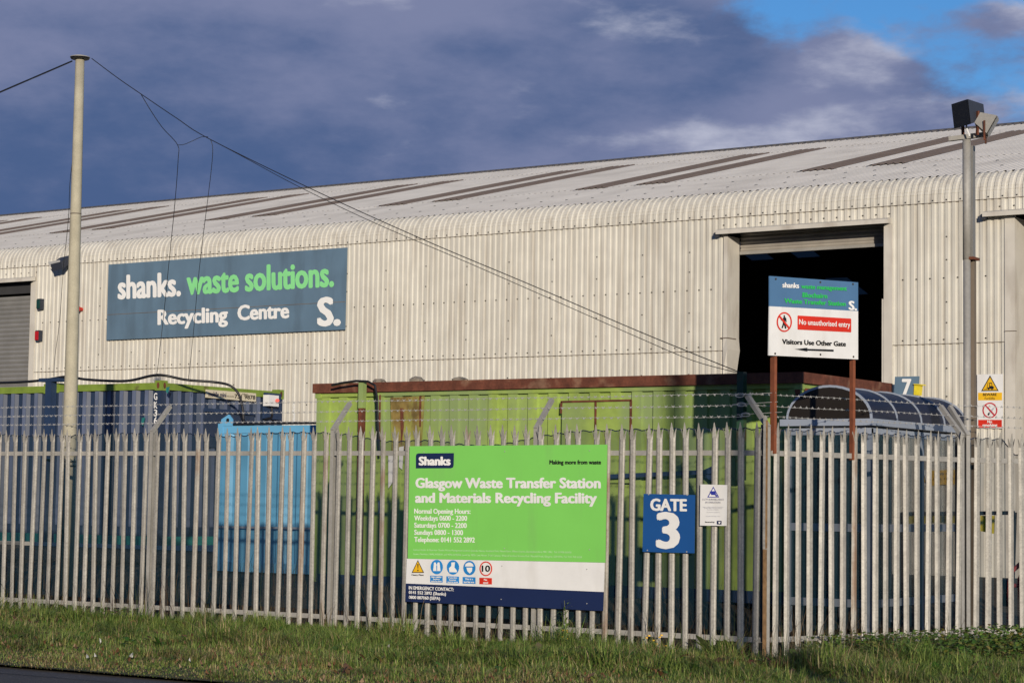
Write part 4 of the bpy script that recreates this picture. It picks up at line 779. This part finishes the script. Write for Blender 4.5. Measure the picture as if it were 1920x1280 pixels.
def cable(pts, r, label, group='overhead cables', Ys=None):
    """pts are picture points given a true depth that runs from pole to post"""
    n = len(pts); Ys = Ys or [PLY]*n
    q = [PY(y).at(*p) for p, y in zip(pts, Ys)]
    s = []                                                          # smooth
    for i in range(len(q)-1):
        p0, p1, p2, p3 = q[max(i-1, 0)], q[i], q[i+1], q[min(i+2, n-1)]
        for k in range(6):
            t = k/6; s.append(.5*((2*p1)+(p2-p0)*t+(2*p0-5*p1+4*p2-p3)*t*t+(3*p1-p0-3*p2+p3)*t**3))
    s.append(q[-1]); mb = MB(); mb.tube(s, r, 6); tag(mb.build('overhead_cable', M['cable'], smooth=True), label, 'cable', group)
ly_ = lambda xs: [PLY+(21.85-PLY)*max(0, (x-170))/1215 for x in xs]
cable([(-900, 560), (-400, 345), (0, 173), (70, 143), (135, 115)], .011, 'thick black cable running off the left edge from the pole top', Ys=[14.5, 16.6, 18.9, 19.6, PLY])
xs = [(172, 110), (220, 146), (265, 177), (330, 221), (395, 262), (600, 362), (800, 452), (1000, 536), (1200, 622), (1385, 697)]; cable(xs, .0062, 'main black cable from the pole top to the dark green post', Ys=ly_([p[0] for p in xs]))
xs = [(395, 262), (450, 291), (560, 350), (700, 417), (860, 485), (1000, 546), (1200, 634), (1300, 676), (1385, 699)]; cable(xs, .0045, 'lower twin of the main cable, meeting it at the dark green post', Ys=[y-.05 for y in ly_([p[0] for p in xs])])
dY = lambda n: [PLY+.1+(BY-.3-PLY)*min(1, i/(n-3)) for i in range(n)]
xs = [(265, 178), (283, 208), (305, 240), (333, 272), (334, 300), (328, 380), (318, 480), (307, 590), (299, 660), (294, 704)]; cable(xs, .0052, 'slack cable that drops from the main line down to the navy container corner', Ys=dY(10))
xs = [(333, 272), (345, 271), (362, 264), (378, 257), (390, 257)]; cable(xs, .0045, 'short sagging link between the two drop cables', Ys=[PLY+2.0, PLY+1.6, PLY+1.0, PLY+.5, PLY+.2])
xs = [(395, 262), (399, 280), (396, 320), (390, 370), (380, 450), (371, 530), (363, 620), (358, 670), (353, 712)]; cable(xs, .0045, 'drop cable right of the other, ending on the navy container side', Ys=dY(9))
xs = [(136, 300), (131, 345), (129, 400), (124, 455), (119, 500), (112, 600), (103, 668), (101, 705)]; cable(xs, .0045, 'thin cable beside the pole dropping to the blue bracketed post', Ys=dY(8))
xs = [(-20, 718), (40, 716), (85, 712), (125, 706), (160, 711), (210, 714), (245, 713), (285, 704), (310, 704), (350, 712), (400, 716), (430, 722), (447, 738), (455, 765), (458, 790), (475, 800)]; cable(xs, .022, 'thick black cable draped along the top of the navy containers', Ys=[BY-.06]*9+[BY+.2, BY+.5, BY+.6, BY+.7, BY+.7, BY+.7, BY+.6])
for px, py, ln in ((312, 726, .10), (266, 783, .13), (433, 800, .05)):
    c_ = PY(BY-.06).at(px, py); mb = MB(); mb.add([c_, c_+Vector((.07, 0, .01)), c_+Vector((.05, -.02, -ln)), c_+Vector((.01, -.02, -ln*.7))], [(0, 1, 2, 3)]); mb.add([c_+Vector((0, .004, 0)), c_+Vector((.07, .004, .01)), c_+Vector((.05, -.016, -ln)), c_+Vector((.01, -.016, -ln*.7))], [(3, 2, 1, 0)])
    tag(mb.build('torn_rag', M['teal']), {312: 'scrap of green netting at the navy container corner casting', 266: 'scrap of green netting snagged left of the cranked fence arm', 433: 'scrap of green netting by the light blue container lug'}[px], 'rag', 'scraps of green netting')
# ------------------------------------------------------------------ vegetation
def blades(name, n, xf, hf, wf, colf, parent=None, lean=.5):
    x, y, zb = xf(n); h = hf(n, x, y); wd = wf(n); az = rng.uniform(0, 2*np.pi, n); ln = h*rng.uniform(.1, lean, n); col = colf(n, x, y)
    dx, dy = np.cos(az), np.sin(az); fx, fy = -dy, dx
    V = np.zeros((n, 5, 3)); C_ = np.zeros((n, 5, 4)); C_[:, :, 3] = 1
    for i, (s, t, k) in enumerate(((-1, 0, 0), (1, 0, 0), (1, .55, .35), (-1, .55, .35), (0, 1, 1))):
        ww = wd*(1 if t < .5 else .75)*.5
        V[:, i, 0] = x+fx*s*ww+dx*ln*k; V[:, i, 1] = y+fy*s*ww+dy*ln*k; V[:, i, 2] = zb+h*t*(1-.15*k*(ln/h))
        C_[:, i, :3] = col
    me = bpy.data.meshes.new(name); me.vertices.add(n*5); me.vertices.foreach_set('co', V.ravel()); me.loops.add(n*7); me.polygons.add(n*2)
    b = np.arange(n)[:, None]*5; me.loops.foreach_set('vertex_index', np.concatenate([b+0, b+1, b+2, b+3, b+3, b+2, b+4], 1).ravel())
    ls = np.empty(n*2, int); ls[0::2] = np.arange(n)*7; ls[1::2] = np.arange(n)*7+4; me.polygons.foreach_set('loop_start', ls)
    at_ = me.color_attributes.new('tint', 'FLOAT_COLOR', 'POINT'); at_.data.foreach_set('color', C_.ravel()); me.materials.append(M['leaf']); me.update(calc_edges=True); me.validate()
    o = bpy.data.objects.new(name, me); COL.objects.link(o); return o
vzn = np.vectorize(vz)
def patch(x, y, f=1.0): return .5+.25*np.sin(x*1.3*f+1.1*np.sin(y*1.9*f))+.25*np.sin(y*2.3*f+x*.7*f+1.7*np.sin(x*.9*f))
def scatter(n):
    y = EDGE+.02+(19.35-EDGE)*rng.random(n); x = -y*rng.uniform(.30, 1.22, n)
    k = int(n*.07)                                              # the corner in front of the angled fence
    if n > 1000:
        y[:k] = rng.uniform(19.3, 24, k); x0 = np.where(y[:k] < 21.8, -9.76+(y[:k]-19.2)*.365, -8.8+(y[:k]-21.8)*.57)+.06; x[:k] = x0+(-.35*y[:k]-x0)*rng.random(k)
        return x, y, np.where(np.arange(n) < k, .035, vzn(x, y)-.01)
    return x, y, vzn(x, y)-.01
GREEN = np.array([[.072, .125, .024], [.135, .200, .038], [.215, .270, .065], [.28, .27, .085], [.36, .29, .15], [.20, .125, .06]])
def gcol(n, x, y):
    p = patch(x, y); t = (y-EDGE)/5.6; dry = .30*(1-np.clip(t*1.6, 0, 1))+.22*(p > .62)+.18*(patch(x+9, y, 5) > .7)+.08
    dk = np.where(patch(x-4, y+7, 2.1) > .76, .65, 1.0)[:, None]; k = np.where(rng.random(n) < dry, rng.integers(3, 6, n), rng.integers(0, 3, n)); return GREEN[k]*rng.uniform(.8, 1.5, (n, 1))*dk
def gh(n, x, y):
    t = np.clip((y-EDGE)/5.6, 0, 1); return (.022+.070*np.clip(t*2.0, 0, 1)+.035*np.clip((t-.6)*4, 0, 1))*(.35+1.3*patch(x, y, 1.7)*patch(x+3, y, 4.1)+.25)*rng.uniform(.5, 1.6, n)*np.where(y > 19.3, .6, 1)*np.where(patch(x+5, y+2, 2.6) > .78, 1.8, 1)*np.where((y > 18.35) & (y < 19.35), np.clip(1-(y-18.35)*1.1, .42, 1), 1)
g = blades('grass', 240000, scatter, gh, lambda n: rng.uniform(.005, .011, n), gcol, lean=1.9); tag(g, 'rough green and dry verge grass between road and fence', 'grass', kind='stuff')
# long seeding stalks and dead stems along and behind the fence
def stalks(n):
    y = rng.uniform(18.75, 21.6, n); x = rng.uniform(-24, -8.5, n); return x, y, np.where(y < 19.4, .05, np.vectorize(hgt)(x, y)-.02)
DRY = np.array([[.16, .11, .06], [.11, .07, .04], [.20, .15, .09], [.05, .07, .02], [.08, .04, .025]])
g = blades('dead_stems', 5200, stalks, lambda n, x, y: rng.uniform(.12, .55, n)*(.35+1.0*patch(x, y, 1.3)), lambda n: rng.uniform(.004, .009, n), lambda n, x, y: DRY[rng.integers(0, 5, n)]*rng.uniform(.7, 1.2, (n, 1)), lean=.7); tag(g, 'brown dead stems and weeds tangled along the foot of the fence', 'weeds', kind='stuff')
# fallen leaves and litter
mb = MB(); cols_ = []
for i in range(420):
    x, y, z = [a[0] for a in scatter(1)]
    if rng.random() < .55: y = EDGE+.05+abs(rng.normal(0, .9)); z = vz(x, y)
    s = rng.uniform(.008, .024); a = rng.uniform(0, 6.28); tl = rng.uniform(-.6, .9)
    p = [Vector((math.cos(a+k)*s*(1 if j % 2 else .6), math.sin(a+k)*s*(1 if j % 2 else .6), .02+.012*j+tl*s*math.cos(k))) for j, k in enumerate((0, 1.2, 2.4, 3.6, 4.9))]
    mb.add([Vector((x, y, z+.015))+q for q in p], [(0, 1, 2, 3, 4)]); cols_ += [(((.24, .12, .06), (.17, .085, .045), (.32, .21, .12), (.62, .60, .56))[int(rng.choice(4, p=[.4, .3, .22, .08]))])]*5
o = mb.build('fallen_leaves', M['leaf']); at_ = o.data.color_attributes.new('tint', 'FLOAT_COLOR', 'POINT'); at_.data.foreach_set('color', np.array([c_+(1,) for c_ in cols_]).ravel()); tag(o, 'scattered brown fallen leaves and litter on the verge', 'leaves', kind='stuff')
# broad leaved weeds, each its own plant
def leaf(mb, cols, base, d, ln, wd, col, droop=.5, seg=5):
    d = Vector(d).normalized(); s = d.cross(Vector((0, 0, 1))); s = s.normalized() if s.length > .01 else Vector((1, 0, 0)); pts = []
    for i in range(seg+1):
        t = i/seg; c_ = base+d*ln*t-Vector((0, 0, droop*ln*t*t)); w_ = wd*math.sin(math.pi*min(.97, .08+t*.9))**.8*.5
        pts += [c_-s*w_+Vector((0, 0, .15*w_)), c_, c_+s*w_+Vector((0, 0, .15*w_))]
    mb.add(pts, [(i*3+k, i*3+k+1, i*3+k+4, i*3+k+3) for i in range(seg) for k in (0, 1)]); cols += [col]*len(pts)
def finish(mb, cols, name, parent):
    o = mb.build(name, M['leaf'], parent); a = o.data.color_attributes.new('tint', 'FLOAT_COLOR', 'POINT'); a.data.foreach_set('color', np.array([tuple(c_)+(1,) for c_ in cols]).ravel()); return o
def weed(px, py, label, n=14, ln=.28, wd=.07, tall=0, cat='weed', Y=None, yel=False, name='dock_plant', spread=.03):
    Yp = Y or 18.8; p = PY(Yp).at(px, py); p.z = max(.04, vz(p.x, p.y) if Yp < 19.4 else hgt(p.x, p.y))
    o = root(name, p, label, cat); mb = MB(); cols = []
    for i in range(n):
        a = random.uniform(0, 6.28); e = random.uniform(.35, 1.5); h = random.uniform(0, tall) if tall else 0
        k = random.choice(((.06, .12, .022), (.10, .18, .034), (.15, .23, .05), (.19, .19, .05))); k = [c_*random.uniform(.8, 1.2) for c_ in k]
        sc = 1-.55*h/tall if tall else random.uniform(.6, 1.15)
        leaf(mb, cols, p+Vector((random.uniform(-spread, spread), random.uniform(-spread, spread)*.7, h+.01)), (math.cos(a), math.sin(a), e), ln*sc, wd*sc, k, random.uniform(.2, .75))
    finish(mb, cols, 'foliage', o)
    if tall: mb = MB(); mb.tube([p, p+Vector((.03, 0, tall*.5)), p+Vector((.0, 0, tall))], [.008, .006, .003], 5); m_ = mb.build('stem', M['stem'], o)
    if yel:
        for i in range(9):
            mb = MB(); c_ = p+Vector((random.uniform(-.09, .09), random.uniform(-.09, .05), random.uniform(.08, .2))); mb.tube([c_, c_+Vector((0, 0, .012))], .013, 6); mb.build('flower', M['yellow'], o)
mb = MB(); cols = []
for i in range(900):
    y = float(np.clip(rng.normal(17.6, 1.0), 14.4, 18.95)); x = -y*rng.uniform(.36, 1.12); z = vz(x, y); k0 = random.choice(((.06, .12, .02), (.09, .16, .03), (.13, .19, .04), (.17, .16, .06), (.15, .08, .045)))
    for j in range(random.randint(3, 9)):
        a = random.uniform(0, 6.28); r = random.uniform(.05, .17)
        leaf(mb, cols, Vector((x+random.uniform(-.06, .06), y+random.uniform(-.06, .06), z+.01)), (math.cos(a), math.sin(a), random.uniform(.5, 2.0)), r, r*random.uniform(.25, .5), [c_*random.uniform(.7, 1.25) for c_ in k0], random.uniform(.2, .7), 3)
tag(finish(mb, cols, 'ground_weeds', None), 'low broad leaved weeds mixed through the verge grass', 'weeds', kind='stuff')
M['stem'] = mat('green_stem', (.09, .10, .04), .7)
weed(1057, 1205, 'tall leafy weed growing up in front of the big sign', 34, .17, .035, .50, name='leafy_weed')
weed(1062, 1222, 'low yellow flowered weed below the big sign', 12, .15, .04, 0, yel=True, name='flowering_weed')
weed(1335, 1218, 'broad leaved dock under the surveillance notice', 16, .36, .085); weed(1372, 1216, 'bushy dock just left of the fence corner', 18, .32, .08); weed(1490, 1222, 'broad leaved dock at the foot of the angled fence run', 20, .30, .08)
weed(1230, 1228, 'small yellow flecked weed under the gate sign', 10, .16, .04, 0, yel=True, name='flowering_weed'); weed(130, 1150, 'upright dock at the fence foot below the concrete pole', 12, .30, .07); weed(222, 1172, 'spreading bramble clump at the fence foot left of the first cranked arm', 60, .12, .06, .16, name='bramble', spread=.26); weed(40, 1180, 'dock clump on the verge near the left edge', 14, .28, .07, Y=17.9)
weed(740, 1215, 'pale yellow green weed on the verge left of the big sign', 10, .22, .05, Y=18.4)
for i, (px, Y, py) in enumerate(((1590, 19.6, 1212), (1640, 19.9, 1210), (1690, 20.2, 1206), (1740, 20.4, 1206), (1790, 20.6, 1204), (1840, 20.8, 1204), (1885, 21.0, 1200), (1915, 21.2, 1198), (1760, 19.7, 1225), (1850, 20.1, 1225), (1680, 19.5, 1228))):
    weed(px, py, 'low bramble at the angled fence foot, '+('nearest the corner', 'second from the corner', 'third from the corner', 'fourth from the corner', 'fifth from the corner, left of the lamp column', 'just right of the column', 'second right of the column', 'at the right edge', 'in front, below the lamp column', 'in front, near the right edge', 'in front, below the shelter')[i], 230, .10, .075, .24, name='bramble', Y=Y, cat='bramble', spread=.36)
